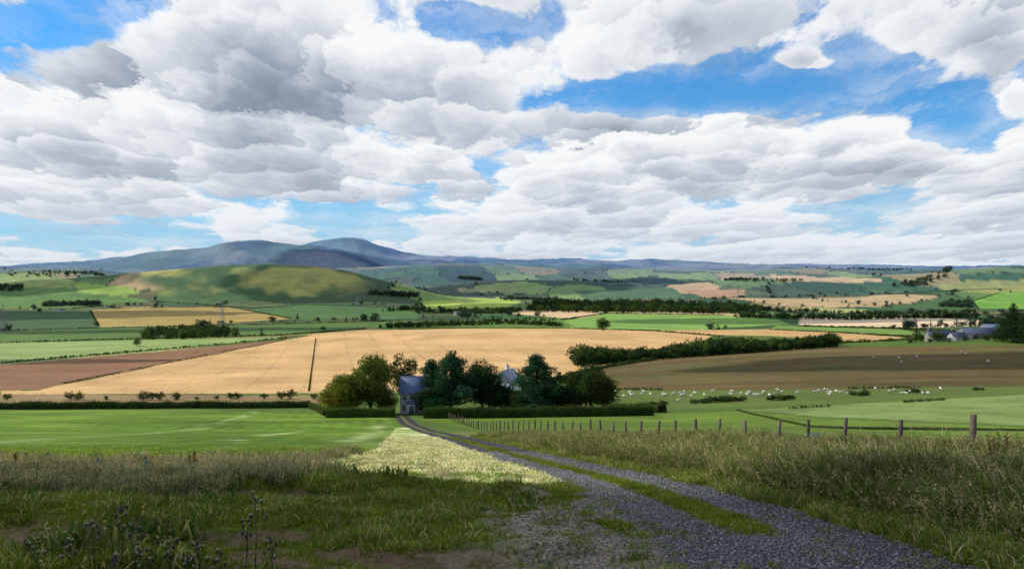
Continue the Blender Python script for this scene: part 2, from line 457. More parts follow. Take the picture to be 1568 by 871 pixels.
    pcx = np.where(lf[:, None], pcx * (1 - sw) + alb((205, 214, 150)) * sw, pcx)
    col = np.where(m[:, None], pcx * mod[:, None], col)
    # dirt beside the track in the foreground
    dn = fbm(x * .9, y * .9, 50, 4)
    off = x - track_x(y)
    side = ss(-4.6, -3.2, off + (dn - .5) * 2.4) * (1 - ss(-1.6, -1.1, off)) * (1 - ss(14.5, 18.5, y + (dn - .5) * 4)) * ss(.30, .44, fbm(x * 1.4, y * 1.1, 51, 4))
    col = col * (1 - side[:, None]) + alb((174, 158, 138)) * side[:, None]
    # the track
    e = (dn - .5) * .7
    trk = (1 - ss(1.45, 1.75, np.abs(off) + e * .7)) * (1 - ss(174, 180, y))
    mid_g = (1 - ss(.20, .44, np.abs(off + .05) + (mid - .5) * .6)) * ss(9.5, 12.5, y + (mid - .5) * 3) * .95
    tc = alb((108, 107, 110)) * (.75 + .5 * mid[:, None]) * (1 - .15 * ss(40, 120, d)[:, None])
    tcg = alb((122, 126, 52))
    tcol = tc * (1 - mid_g[:, None]) + tcg * mid_g[:, None]
    col = col * (1 - trk[:, None]) + tcol * trk[:, None]
    grav = np.clip(trk * (1 - mid_g) + side * .6, 0, 1)
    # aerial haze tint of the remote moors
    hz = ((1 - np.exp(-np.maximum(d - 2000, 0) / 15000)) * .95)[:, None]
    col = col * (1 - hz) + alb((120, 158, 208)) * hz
    return col, grav, trk, side, idx

fine = np.linspace(-R(39), R(39), 800)
coarse = np.linspace(R(39), R(360 - 39), 90)[1:-1]
ang = np.concatenate([fine, coarse]); NA = len(ang)
rad = np.geomspace(.5, 34000, 960); NR = len(rad)
AA, RR = np.meshgrid(ang, rad)
X = (RR * np.sin(AA)).ravel(); Y = (RR * np.cos(AA)).ravel()
ZZ = H(X, Y)
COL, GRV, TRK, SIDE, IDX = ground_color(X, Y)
V = np.c_[X, Y, ZZ]
i0 = np.arange(NR - 1)[:, None] * NA; j = np.arange(NA)[None, :]; j2 = (j + 1) % NA
Q = np.stack([i0 + j, i0 + NA + j, i0 + NA + j2, i0 + j2], -1).reshape(-1, 4)[:, ::-1]
fr = np.repeat(np.arange(NR - 1), NA)
ftrk = (TRK[Q].mean(1) > .4)
ffar = rad[fr] > 2500
def sub(name, mask):
    q = Q[mask]; uq, inv = np.unique(q, return_inverse=True)
    return mk(name, V[uq], [inv.reshape(-1, 4)], COL[uq], M_ground, True, True, {'grav': GRV[uq]})
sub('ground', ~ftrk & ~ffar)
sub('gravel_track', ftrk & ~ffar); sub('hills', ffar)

# ------------------------------------------------------------------ instancing
def scatter(name, protos, P, rz, scl, idx=None, tilt=.0):
    col = bpy.data.collections.new(name + '_parts')
    for p in protos:
        if p.name not in col.objects: col.objects.link(p)
    npro = len(col.objects)
    me = bpy.data.meshes.new(name); n = len(P)
    me.vertices.add(n); me.vertices.foreach_set('co', np.asarray(P, np.float32).ravel())
    a = me.attributes.new('rot', 'FLOAT_VECTOR', 'POINT')
    r = np.zeros((n, 3), np.float32); r[:, 2] = rz; r[:, 0] = rng.normal(size=n) * tilt; r[:, 1] = rng.normal(size=n) * tilt
    a.data.foreach_set('vector', r.ravel())
    scl = np.asarray(scl, np.float32)
    if scl.ndim == 1: scl = np.repeat(scl[:, None], 3, 1)
    a = me.attributes.new('scl', 'FLOAT_VECTOR', 'POINT'); a.data.foreach_set('vector', scl.astype(np.float32).ravel())
    a = me.attributes.new('pick', 'INT', 'POINT')
    a.data.foreach_set('value', (rng.integers(0, npro, n) if idx is None else idx).astype(np.int32))
    ob = bpy.data.objects.new(name, me); scene.collection.objects.link(ob)
    gt = bpy.data.node_groups.new(name + '_scatter', 'GeometryNodeTree')
    gt.interface.new_socket('Geometry', in_out='INPUT', socket_type='NodeSocketGeometry')
    gt.interface.new_socket('Geometry', in_out='OUTPUT', socket_type='NodeSocketGeometry')
    gi = gt.nodes.new('NodeGroupInput'); go = gt.nodes.new('NodeGroupOutput')
    ci = gt.nodes.new('GeometryNodeCollectionInfo'); ci.inputs['Collection'].default_value = col
    ci.inputs['Separate Children'].default_value = True; ci.inputs['Reset Children'].default_value = True
    ip = gt.nodes.new('GeometryNodeInstanceOnPoints'); ip.inputs['Pick Instance'].default_value = True
    def na(nm, ty):
        q = gt.nodes.new('GeometryNodeInputNamedAttribute'); q.data_type = ty; q.inputs['Name'].default_value = nm
        return [o for o in q.outputs if o.enabled and o.name == 'Attribute'][0]
    gt.links.new(gi.outputs[0], ip.inputs['Points']); gt.links.new(ci.outputs[0], ip.inputs['Instance'])
    gt.links.new(na('rot', 'FLOAT_VECTOR'), ip.inputs['Rotation']); gt.links.new(na('scl', 'FLOAT_VECTOR'), ip.inputs['Scale'])
    gt.links.new(na('pick', 'INT'), ip.inputs['Instance Index'])
    gt.links.new(ip.outputs[0], go.inputs[0])
    md = ob.modifiers.new('scatter', 'NODES'); md.node_group = gt
    return ob

# ------------------------------------------------------------------ trees
def crown(g, kind, h, w, rg, col, lsize, dens, nl=26):
    col = np.asarray(col, float)
    tr = .028 * h
    k = []
    if kind == 'broad':
        for i in range(nl):
            th = rg.random() * 6.283; ph = math.acos(1 - 1.85 * rg.random()); q = .55 + .42 * rg.random()
            c = np.array([math.cos(th) * math.sin(ph) * w * .42 * q, math.sin(th) * math.sin(ph) * w * .42 * q, h * .54 + math.cos(ph) * h * .38 * q])
            k.append((c, w * (.11 + .09 * rg.random()), .85))
        k.append((np.array([0, 0, h * .55]), w * .27, 1.1)); k.append((np.array([0, 0, h * .38]), w * .25, 1.0))
        top = .6
    elif kind == 'pine':
        for i in range(nl):
            t = i / (nl - 1); z = h * (.2 + .75 * t); th = i * 2.4 + rg.random(); rr = w * .5 * (1 - t ** 2.2) * (.4 + .6 * rg.random())
            if t < .12: rr *= .8
            c = np.array([math.cos(th) * rr, math.sin(th) * rr, z + rg.normal() * .025 * h])
            k.append((c, w * (.12 + .07 * rg.random()) * (1 - .35 * t), .55))
        for t in (.3, .45, .6): k.append((np.array([0, 0, h * t]), w * .2, 1.0))
        top = .93
    else:  # conifer spire
        for i in range(nl):
            t = i / (nl - 1); z = h * (.10 + .86 * t); th = i * 2.4; rr = w * .36 * (1 - t)
            k.append((np.array([math.cos(th) * rr, math.sin(th) * rr, z]), w * (.05 + .2 * (1 - t)), .7))
        top = .95
    bc = np.array([.06, .045, .03])
    pts = [np.array([0, 0, -.3])] + [np.array([math.sin(i * 2 + rg.random()) * .012 * h, rg.normal() * .01 * h, h * top * i / 5]) for i in range(1, 6)]
    g.tube(pts, [tr * 1.25, tr, tr * .85, tr * .65, tr * .45, tr * .2], 7, bc)
    for c, r, f in k:
        b = min(max(c[2] - .22 * h * rg.random() - .08 * h, .15 * h), top * h)
        s0 = np.array([0, 0, b]); m = (s0 + c) / 2 + np.array([0, 0, -.02 * h])
        g.tube([s0, m, c], [tr * .4, tr * .25, tr * .08], 4, bc, False)
        n = int(dens * (r / lsize) ** 2 * 4 * 3.1)
        d = rg.normal(size=(n, 3)); d /= np.linalg.norm(d, axis=1)[:, None]
        lump = 1 + .28 * np.sin(d[:, 0] * 5 + c[0] * 3) * np.sin(d[:, 1] * 5 + c[1]) + .15 * np.sin(d[:, 2] * 9 + c[2])
        P = c + d * (r * (.6 + .5 * rg.random(n) ** .6) * lump)[:, None] * np.array([1, 1, f])
        lb = .7 + .6 * rg.random()
        C = col * (lb * (.7 + .6 * rg.random(n)))[:, None] * np.array([1 + .15 * rg.normal(), 1, 1])
        g.leaves(P, lsize, np.clip(C, .002, 1), rg, .1)

def tree(name, kind, px, d, h, w, col, seed, lsize=.36, dens=1.7, nl=26):
    rg = np.random.default_rng(seed); g = Geo()
    crown(g, kind, h, w, rg, col, lsize, dens, nl)
    ob = g.build(name, M_leaf)
    ob.location = at(px, d); ob.rotation_euler[2] = rg.random() * 6
    return ob
YG = (.155, .175, .028); DG = (.045, .075, .022); PG = (.028, .078, .042); MG = (.075, .11, .03); DK = (.026, .050, .02)
tree('ash_tree', 'broad', 522, 180, 9.2, 11, YG, 1, nl=34)
tree('ash_tree', 'broad', 566, 184, 13.6, 12.5, (.105, .145, .03), 2, nl=38)
tree('sycamore_tree', 'broad', 617, 203, 16.8, 8.0, DG, 3)
tree('scots_pine', 'pine', 662, 187, 12.4, 10.5, PG, 4, nl=38)
tree('scots_pine', 'pine', 692, 182, 13.8, 13, PG, 5, nl=46)
tree('sycamore_tree', 'broad', 738, 186, 13.6, 10.5, DK, 6, nl=34)
tree('scots_pine', 'pine', 822, 182, 13.4, 13, PG, 8, nl=46)
tree('sycamore_tree', 'broad', 905, 186, 13.0, 12, DG, 9, nl=34)
tree('hawthorn_tree', 'broad', 862, 185, 6.4, 11, DK, 10)
tree('hawthorn_tree', 'broad', 768, 182, 6.2, 9, DK, 11)
tree('hawthorn_tree', 'broad', 797, 181, 5.6, 8, DG, 12)
tree('hawthorn_tree', 'broad', 654, 179, 7.0, 6, DK, 13)
tree('hawthorn_tree', 'broad', 928, 187, 8.5, 7, MG, 14)
tree('elder_tree', 'broad', 592, 187, 7.5, 6, MG, 15)
tree('cypress_tree', 'spire', 1553, 440, 22, 19, DK, 20, .7, 1.4, 34)
tree('cypress_tree', 'spire', 1580, 430, 24, 18, DK, 21, .7, 1.4, 34)
tree('larch_tree', 'spire', 1404, 500, 13, 7, MG, 22, .6, .8, 26)
tree('oak_tree', 'broad', 923, 820, 14, 17, DG, 23, .9, 1, 20)
tree('oak_tree', 'broad', 1437, 480, 7, 9, DG, 24, .6, 1, 18)

def proto(kind, col, seed, w=.95, ls=.1, nl=14, dens=1.0):
    g = Geo(); crown(g, kind, 1.0, w, np.random.default_rng(seed), col, ls, dens, nl)
    return g.build('tree_part', M_far, link=False)
def hz(c, f): return np.asarray(c) * (1 - f) + alb((136, 164, 206)) * f  # aerial haze mixed into the leaf colour of the distant trees
NB = [proto('broad', c, 100 + i, w) for i, (c, w) in enumerate([(DG, .95), (MG, 1.1), (DK, .9), ((.09, .11, .03), 1.15)])]
DK2 = (.032, .062, .026)
NC = [proto('spire', c, 120 + i, .5, .08, 18) for i, c in enumerate([(.028, .055, .026), (.040, .068, .03)])] + [proto('broad', DK2, 125, .75)]
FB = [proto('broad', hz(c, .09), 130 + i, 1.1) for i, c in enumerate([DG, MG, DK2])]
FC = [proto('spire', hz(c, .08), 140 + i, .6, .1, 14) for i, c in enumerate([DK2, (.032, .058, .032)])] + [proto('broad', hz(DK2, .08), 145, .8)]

def along(line, step, wid=0, jit=.3):
    seg = np.hypot(*np.diff(line, axis=0).T); L = np.r_[0, np.cumsum(seg)]
    n = max(2, int(L[-1] / step))
    t = (np.arange(n) + rng.random(n) * jit) * L[-1] / n
    x = np.interp(t, L, line[:, 0]); y = np.interp(t, L, line[:, 1])
    return x + rng.normal(size=n) * wid, y + rng.normal(size=n) * wid
def plant(name, protos, xs, ys, h, hv=.25, wide=1.0, sink=.04):
    xs = np.asarray(xs); ys = np.asarray(ys); n = len(xs)
    s = h * (1 - hv + 2 * hv * rng.random(n))
    P = np.c_[xs, ys, H(xs, ys) - s * sink]
    return P, np.c_[s * wide, s * wide, s]
def plant_go(name, protos, lst):
    P = np.concatenate([a for a, b in lst]); S_ = np.concatenate([b for a, b in lst])
    return scatter(name, protos, P, rng.random(len(P)) * 6.28, S_)
def fill(pts, n, far=None):
    P = sv_line(pts + [pts[0]], 4, far)
    lo = P.min(0); hi = P.max(0); out = np.zeros((0, 2))
    for _ in range(400):
        if len(out) >= n: break
        c = lo + (hi - lo) * rng.random((n * 3, 2)); c = c[inpoly(P, c[:, 0], c[:, 1])]; out = np.r_[out, c]
    return out[:n, 0], out[:n, 1]

# woodland strip behind the brown hill
w = []
for dd, hh in ((425, 8.0), (436, 9.0), (450, 9.8), (466, 10)):
    px = np.linspace(885, 1278, 105) + rng.normal(size=105) * 3
    d = dd + (px - 885) * .10; x = (px - CX) / F * d
    w.append(plant('', 0, x, d, hh * (.85 + .15 * np.sin(px * .03)), .25, 1.05, .12))
px = np.linspace(852, 925, 18); w.append(plant('', 0, (px - CX) / F * 330, np.full(18, 330.), 4.5, .3, 1.3, .1))
plant_go('woodland', [NC[2], NB[0], NB[2], NB[1]], w)
# bushes at the meadow foot
w = []
for px, d, h in [(-30,262,4),(8,262,3.2),(60,235,2.2),(72,236,2),(105,262,3.8),(118,262,3),(218,262,3.6),(232,264,3.2),(243,262,3.5),(268,262,3),(330,262,2),(352,262,3.2),(363,262,3.2),(404,262,2.6),(430,262,3.8),(442,262,3.8),(480,262,3),(300,262,1.4),(160,262,1.5)]:
    x = (px - CX) / F * d; w.append(plant('', 0, [x], [d], h, .1, 1.2, .12))
plant_go('hawthorn_bushes', NB, w)
# bushes in the sheep pasture
w = []
for px, v, h, n in [(1075,618,1.3,6),(1110,616,1.9,14),(1200,613,1.7,9),(1322,606,1.8,5),(1402,602,1.8,5),(1500,598,1.3,4),(1010,622,1.8,5)]:
    cx, cy = survey(px, v)
    for k in range(n): w.append(plant('', 0, [cx + (k - n / 2) * .9], [cy + rng.normal() * .6], h, .3, 1.3, .15))
plant_go('gorse_bushes', NB[:3], w)
# hedgerows
w = []
def hr(pts, h=2.4, step=2.2, far=None, gap=0.0, wide=1.5):
    L = sv_line(pts, 8, far); x, y = along(L, step)
    if gap: k = fbm(x / 25, y / 25, 77, 2) > gap; x, y = x[k], y[k]
    w.append(plant('', 0, x, y, h, .3, wide, .12))
hr([(483,518),(478,555),(472,600)], .9, .7, None, 0, .8)
hr([(-60,604),(200,603),(480,604),(600,604)], 1.3, 1.2, None, .42)
hr([(640,602),(880,597),(1150,598),(1560,592)], .9, 1.3, None, .5)
hr([(95,588),(200,567),(330,541),(440,520)], .8, 2.0, None, .4)
hr([(0,557),(200,540),(330,529),(440,518)], 2.0, 3)
hr([(-50,527),(200,520),(430,514),(560,504)], 2.2, 3)
hr([(-50,509),(150,503),(330,499),(600,492)], 2.6, 4)
hr([(1290,526),(1400,521),(1560,517)], 2.2, 2)
hr([(1225,500),(1380,504),(1480,511)], 3, 3)
hr([(1180,505),(1290,510),(1395,517)], 1.8, 3)
hr([(860,490),(930,480),(1110,483)], 3, 4)
hr([(580,502),(860,503),(1000,507),(1110,516)], 1.8, 3)
hr([(1170,629),(1300,622),(1568,606)], .7, 1.0, None, .5)
hr([(850,582),(930,563),(1000,552)], 2, 2)
hr([(138,476),(150,500)], 2.5, 4); hr([(150,473),(350,470),(445,488)], 2.5, 5); hr([(1500,474),(1490,461),(1530,449)], 3, 5)
hr([(-60,475),(110,473),(200,463)], 3, 5); hr([(380,473),(470,467),(600,471)], 3, 5); hr([(230,462),(300,466),(380,472)], 3, 5)
hr([(640,462),(655,474),(770,472)], 3, 5); hr([(1225,486),(1400,485),(1520,489)], 3, 4)
plant_go('hedgerows', NB, w)
# valley woods
w = []
x, y = fill([(218,521),(345,518),(352,510),(330,506),(225,508)], 260); w.append(plant('', 0, x, y, 9, .35))
for pts, h, st, k in [([(585,503),(700,499),(780,496),(860,500)], 7, 5, 3), ([(600,500),(780,493),(850,491)], 7, 6, 2),
                      ([(590,477),(620,475),(650,476)], 12, 6, 3), ([(1130,487),(1300,490),(1500,486)], 10, 6, 3),
                      ([(640,480),(760,478),(800,476)], 11, 8, 2), ([(1500,500),(1568,498),(1640,496)], 9, 6, 2),
                      ([(1150,474),(1230,478),(1340,482),(1500,480)], 11, 9, 2)]:
    L = sv_line(pts, 6)
    for q in range(k):
        x, y = along(L, st, 4); w.append(plant('', 0, x, y + q * 12, h, .4))
x, y = fill([(800,478),(1000,480),(1150,481),(1180,478),(1130,466),(960,463),(820,466)], 1200); w.append(plant('', 0, x, y, 18, .35))
x, y = fill([(690,482),(800,480),(800,474),(700,475)], 90); w.append(plant('', 0, x, y, 12, .35))
for px, v, h in [(455,489,15),(238,471,15),(247,471,13),(400,514,10),(360,516,10),(208,530,8),(30,473,13),(60,478,11),(530,492,9),(495,507,8),(1300,470,17),(1358,466,15),(1260,462,15),(1390,455,15),(1548,448,15),(1532,446,13),(1240,452,15)]:
    x, y = survey(px, v); w.append(plant('', 0, [x], [y], h, .1, 1.1))
plant_go('valley_woods', NC + NB[:2], w)
# scattered trees & field hedges farther out
w = []
n = 60000
d = np.exp(rng.uniform(math.log(950), math.log(6500), n)); u = rng.uniform(-.75, .75, n); x = u * d; y = d
cid, edge = patchwork(x, y); dens_ = fbm(x / 500, y / 500, 90, 3)
idx = polyidx(x, y); hillm = np.exp(-((u * F + CX - 385) / 190) ** 2 - ((np.log(d) - math.log(3150)) / .2) ** 2)
k = (edge < 11) & (idx < 0) & (dens_ > .32) & (hillm < .3)
x, y, d = x[k], y[k], d[k]
w.append(plant('', 0, x, y, 2.5 + 12 * rng.random(len(x)) ** 1.9, .2, 1.25))
for pts, n, h in [([(1365,440),(1440,418),(1458,409),(1450,425),(1420,438)], 600, 20), ([(-60,424),(80,425),(165,422),(150,417),(-60,419)], 350, 16),
                  ([(1185,412),(1400,416),(1400,414),(1185,410)], 220, 16), ([(-60,446),(35,446),(35,440),(-60,440)], 150, 16),
                  ([(1110,431),(1230,433),(1230,430),(1110,428)], 160, 15), ([(700,428),(740,430),(735,426),(705,425)], 90, 18),
                  ([(870,432),(960,434),(950,430),(880,429)], 160, 16), ([(60,470),(160,468),(150,464),(70,466)], 120, 14),
                  ([(1440,470),(1490,472),(1490,462),(1450,462)], 120, 14), ([(1170,440),(1180,452),(1178,440)], 40, 14),
                  ([(560,452),(640,456),(640,452),(570,449)], 100, 14), ([(760,462),(870,462),(860,458),(770,458)], 140, 14)]:
    X1, Y1 = fill(pts, n)
    if len(X1): w.append(plant('', 0, X1, Y1, h, .3))
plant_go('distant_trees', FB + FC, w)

# near clipped hedges with leaves
def hedge(name, line, h, wd, col, seed, ls=.24, dens=26):
    rg = np.random.default_rng(seed); g = Geo(); line = np.asarray(line, float)
    seg = np.hypot(*np.diff(line, axis=0).T); L = np.r_[0, np.cumsum(seg)]
    n = max(4, int(L[-1] / 1.0)); t = np.linspace(0, L[-1], n)
    x = np.interp(t, L, line[:, 0]); y = np.interp(t, L, line[:, 1]); z = H(x, y)
    dx = np.gradient(x); dy = np.gradient(y); q = np.hypot(dx, dy); nx = -dy / q; ny = dx / q
    hh = h * (.76 + .44 * fbm(t / 4, t * 0, seed, 4)); ww = wd * (.85 + .3 * fbm(t / 3, t * 0 + 9, seed, 3))
    prof = [(-.5, -.1), (-.47, .6), (-.3, .9), (0, .96), (.3, .9), (.47, .6), (.5, -.1)]
    Vv = np.stack([np.c_[x + nx * a * ww * .85, y + ny * a * ww * .85, z + b * hh * .93] for a, b in prof], 1).reshape(-1, 3)
    m = len(prof); Qs = [(i * m + k, i * m + k + 1, (i + 1) * m + k + 1, (i + 1) * m + k) for i in range(n - 1) for k in range(m - 1)]
    g.add(Vv, Qs, None, np.asarray(col) * .5)
    N = int(L[-1] * (h * 2 + wd) * dens)
    tt = rg.random(N) * L[-1]; s = rg.random(N)
    per = np.array([0, .3, .42, .5, .58, .7, 1.0])
    a = np.interp(s, per, [p[0] for p in prof]); b = np.interp(s, per, [p[1] for p in prof])
    X1 = np.interp(tt, t, x); Y1 = np.interp(tt, t, y); Z1 = np.interp(tt, t, z); h1 = np.interp(tt, t, hh); w1 = np.interp(tt, t, ww)
    nx1 = np.interp(tt, t, nx); ny1 = np.interp(tt, t, ny); o = 1 + rg.normal(size=N) * .11
    P = np.c_[X1 + nx1 * a * w1 * o, Y1 + ny1 * a * w1 * o, Z1 + b * h1 * o]
    lump = .7 + .6 * fbm(tt / 1.5, s * 4, seed + 3, 3)
    C = np.asarray(col) * (lump * (.7 + .6 * rg.random(N)))[:, None]
    g.leaves(P, ls, C, rg)
    return g.build(name, M_leaf)
def ln(pts): return [at(px, d)[:2] for px, d in pts]
hedge('garden_hedge', ln([(648,168),(720,169),(850,171),(940,173),(1000,176)]), 2.4, 1.8, (.065, .105, .025), 1)
hedge('garden_hedge', ln([(498,170),(550,171),(604,171)]), 2.3, 1.6, (.085, .135, .028), 2)
hedge('field_hedge', ln([(-250,222),(0,220),(200,221),(400,223),(474,224)]), 2.2, 2.2, (.065, .095, .03), 3, .3, 18)
hedge('field_hedge', ln([(474,224),(486,200),(498,178)]), 1.5, 1.2, (.08, .11, .035), 4)
hedge('field_hedge', ln([(1245,128),(1330,122),(1450,118),(1568,112),(1750,105)]), .42, .7, (.075, .105, .03), 5, .16, 40)
hedge('field_hedge', ln([(1130,190),(1180,160),(1245,128)]), .3, .5, (.08, .115, .03), 6, .16, 40)
hedge('bramble_thicket', ln([(940,196),(985,192),(1015,186)]), 2.2, 3.5, MG, 7, .3, 14)

# ------------------------------------------------------------------ grass
def tuft(seed, n, hmin, hmax, spread, wid, bend, colA, colB, fstraw, seedhead=0.0):
    rg = np.random.default_rng(seed); g = Geo()
    colA = np.asarray(colA); colB = np.asarray(colB)
    for i in range(n):
        a = rg.random() * 6.283; r = spread * math.sqrt(rg.random()); b = np.array([math.cos(a) * r, math.sin(a) * r, -.02])
        h = hmin + (hmax - hmin) * rg.random(); la = rg.random() * 6.283; lean = bend * h * (.3 + rg.random())
        dr = np.array([math.cos(la), math.sin(la), 0])
        th = rg.random() * 3.14; sd = np.array([math.cos(th), math.sin(th), 0]) * wid * (.6 + .8 * rg.random())
        st = rg.random() < fstraw; c = (colB if st else colA) * (.75 + .5 * rg.random())
        pts = [b, b + dr * lean * .15 + [0, 0, h * .4], b + dr * lean * .5 + [0, 0, h * .78], b + dr * lean + [0, 0, h * (1 - .25 * bend)]]
        ws = [1, .85, .55, .08]
        Vv = []; Cc = []
        for p, q, k in zip(pts, ws, (.8, .92, 1.05, 1.12)): Vv += [p - sd * q, p + sd * q]; Cc += [c * k, c * k]
        g.add(Vv, [(0, 1, 3, 2), (2, 3, 5, 4), (4, 5, 7, 6)], None, np.array(Cc))
        if st and rg.random() < seedhead:
            P = pts[3] + rg.normal(size=(5, 3)) * np.array([.010, .010, .035])
            g.leaves(P, .03, np.tile(np.array([.34, .26, .16]) * (.8 + .5 * rg.random()), (5, 1)), rg)
    return g.build('grass_part', M_grass, link=False)
ST = (.42, .36, .20); GA = (.135, .180, .018); GB = (.088, .135, .024); GC = (.12, .155, .06)
short = [tuft(i, 46, .03, .10, .17, .006, .9, GA, ST, .08) for i in range(3)]
medium = [tuft(10 + i, 42, .09, .22, .2, .006, .9, GA if i < 2 else GB, ST, .18, .1) for i in range(3)]
tall = [tuft(20 + i, 50, .25, .60, .28, .0065, .95, GB, ST, [.16, .32, .5][i], .5) for i in range(3)]
grey = [tuft(30 + i, 46, .15, .36, .28, .007, .7, GC, (.36, .34, .24), .3, .4) for i in range(2)]
straw = [tuft(40 + i, 40, .03, .10, .25, .009, .9, (.26, .33, .08), (.80, .72, .50), .7) for i in range(2)]
lush = [tuft(50 + i, 34, .03, .08, .25, .009, .8, (.175, .262, .034), (.42, .42, .18), .12) for i in range(2)]
weeds = [tuft(60 + i, 26, .12, .32, .22, .02, .9, (.065, .11, .025), (.2, .2, .08), .2, .3) for i in range(2)]
protos = short + medium + tall + grey + straw + lush + weeds
for i, p in enumerate(protos): p.name = 'grass_part_%02d' % i
off = np.cumsum([0] + [len(a) for a in (short, medium, tall, grey, straw, lush, weeds)])
N = 130000
dg = np.linspace(4.5, 75, 500); pdf = dg * np.minimum(1, (11 / dg) ** 1.3); cdf = np.cumsum(pdf); cdf /= cdf[-1]
y = np.interp(rng.random(N), cdf, dg); x = rng.uniform(-.78, .78, N) * y
_, grv, trk, side, idx = ground_color(x, y)
rut = rutf(x, y); patch = fbm(x / 1.7, y / 1.7, 61, 3); pt2 = fbm(x * 1.5, y * 1.5, 62, 3)
o = x - track_x(y); fo = x - fence_x(y); r1 = rng.random(N)
kind = np.full(N, -1)
left = (o < -1.5) & (idx < 0)
kind[left] = np.where(r1[left] < .9, 0, 1)
kind[left & (y < 20) & (rut + (pt2 - .5) * .45 < .49) & (r1 > .14)] = -1
kind[left & (patch > .70) & (r1 < .06)] = 6
band = left & (y > 17.5 + (pt2 - .5) * 3) & (x < -6 + (patch - .5) * 4) & (r1 < .7)
verge = (o > 1.6) & (fo < 3)
kind[idx == I_LFLD] = 5; kind[idx == I_STRAW] = 4
kind[(idx == I_STRAW) & (pt2 > .58)] = 5
kind[band] = 3
kind[verge] = np.where(r1[verge] < .5 + (patch[verge] - .5), 2, np.where(r1[verge] < .95, 1, 6))
nearv = verge & (o < 2.6); kind[nearv] = np.where(r1[nearv] < .5, 1, 0)
kind[(fo >= 3)] = 5
fade = rng.random(N) < ss(26, 52, y)
kind[(kind == 5) & fade] = -1
kind[(trk > .3) | (side > .4)] = -1
ctr = (np.abs(o + .05) < .30) & (y > 11); kind[ctr & (r1 < .6)] = 0
kind[(np.abs(o) < 1.7) & (y < 30) & (r1 > .985)] = 0
kind[(side > .5) & (r1 > .93)] = 0
cnt = {0: 3, 1: 3, 2: 3, 3: 2, 4: 2, 5: 2, 6: 2}
keep = kind >= 0
x, y, kind, patch = x[keep], y[keep], kind[keep], patch[keep]
pick = np.array([off[k] + rng.integers(0, cnt[k]) for k in kind])
s = (.75 + .6 * rng.random(len(x))) * (1 + np.clip(y - 15, 0, 60) * .005) * (.5 + 1.0 * patch)
s = np.where((kind == 2) & (y > 45), s * .7, s)
P = np.c_[x, y, H(x, y) - .01]
scatter('grass', protos, P, rng.random(len(x)) * 6.28, s, pick, .1)
print('grass', len(x))

# ------------------------------------------------------------------ gravel
def stone(seed, col):
    rg = np.random.default_rng(seed); t = (1 + 5 ** .5) / 2
    v = np.array([(-1, t, 0), (1, t, 0), (-1, -t, 0), (1, -t, 0), (0, -1, t), (0, 1, t), (0, -1, -t), (0, 1, -t), (t, 0, -1), (t, 0, 1), (-t, 0, -1), (-t, 0, 1)], float) / 1.9
    v *= (.7 + .6 * rg.random((12, 1))); v *= np.array([1, .75, .5])
    f = [(0,11,5),(0,5,1),(0,1,7),(0,7,10),(0,10,11),(1,5,9),(5,11,4),(11,10,2),(10,7,6),(7,1,8),(3,9,4),(3,4,2),(3,2,6),(3,6,8),(3,8,9),(4,9,5),(2,4,11),(6,2,10),(8,6,7),(9,8,1)]
    g = Geo(); g.add(v, None, f, col); return g.build('stone_part', M_rock, link=False)
stones = [stone(i, np.array(c)) for i, c in enumerate([(.135, .135, .14), (.085, .087, .092), (.23, .225, .22), (.18, .16, .14), (.11, .11, .115)])]
N = 60000
y = np.interp(rng.random(N), cdf, dg); y = np.where(y > 40, 5 + rng.random(N) * 20, y); o = rng.normal(size=N) * 1.2 - .2; o2 = np.where(rng.random(N) < .12, rng.uniform(-4, -1, N), o)
x = track_x(y) + o2
_, grv, trk, side, idx = ground_color(x, y)
k = (grv > .35 + .3 * rng.random(N)); x, y = x[k], y[k]
s = .012 + .022 * rng.random(len(x)) ** 3
scatter('gravel', stones, np.c_[x, y, H(x, y) + s * .2], rng.random(len(x)) * 6.28, s * (1 + np.clip(y - 12, 0, 40) * .03), None, .3)

# ------------------------------------------------------------------ fence
g = Geo(); wood = np.array((.11, .085, .065))
fy = np.r_[np.arange(8, 24, 2.9), 26.2, 29, 32.6, 35.4, 38.2, 41.3]
fy = np.r_[fy, np.arange(44.4, 184, 2.9)]
rgf = np.random.default_rng(5); tops = []
for i, yy in enumerate(fy):
    xx = float(fence_x(yy)) ; zz = float(H(xx, yy)); hh = 1.28 + .18 * rgf.random(); big = i % 7 == 6
    ln_ = rgf.normal(size=2) * .09; r = .105 if big else .075 + .02 * rgf.random(); hh += .18 if big else 0
    top = np.array([xx + ln_[0], yy + ln_[1], zz + hh])
    g.tube([(xx, yy, zz - .3), (xx + ln_[0] * .5, yy + ln_[1] * .5, zz + hh * .5), top], [r * 1.05, r, r * .95], 7, wood * (.6 + .6 * rgf.random()))
    tops.append((xx, yy, zz, ln_))
for hgt in (.2, .42, .64, .86, 1.08):
    pts = []
    for i, (xx, yy, zz, l) in enumerate(tops):
        pts.append((xx + l[0] * .8 - .06, yy, zz + hgt))
        if i < len(tops) - 1:
            n_ = tops[i + 1]; pts.append(((xx + n_[0]) / 2 - .06, (yy + n_[1]) / 2, (zz + n_[2]) / 2 + hgt - .025))
    g.tube(pts, .006, 4, (.10, .095, .09), False)
g.build('post_and_wire_fence', M_plain)

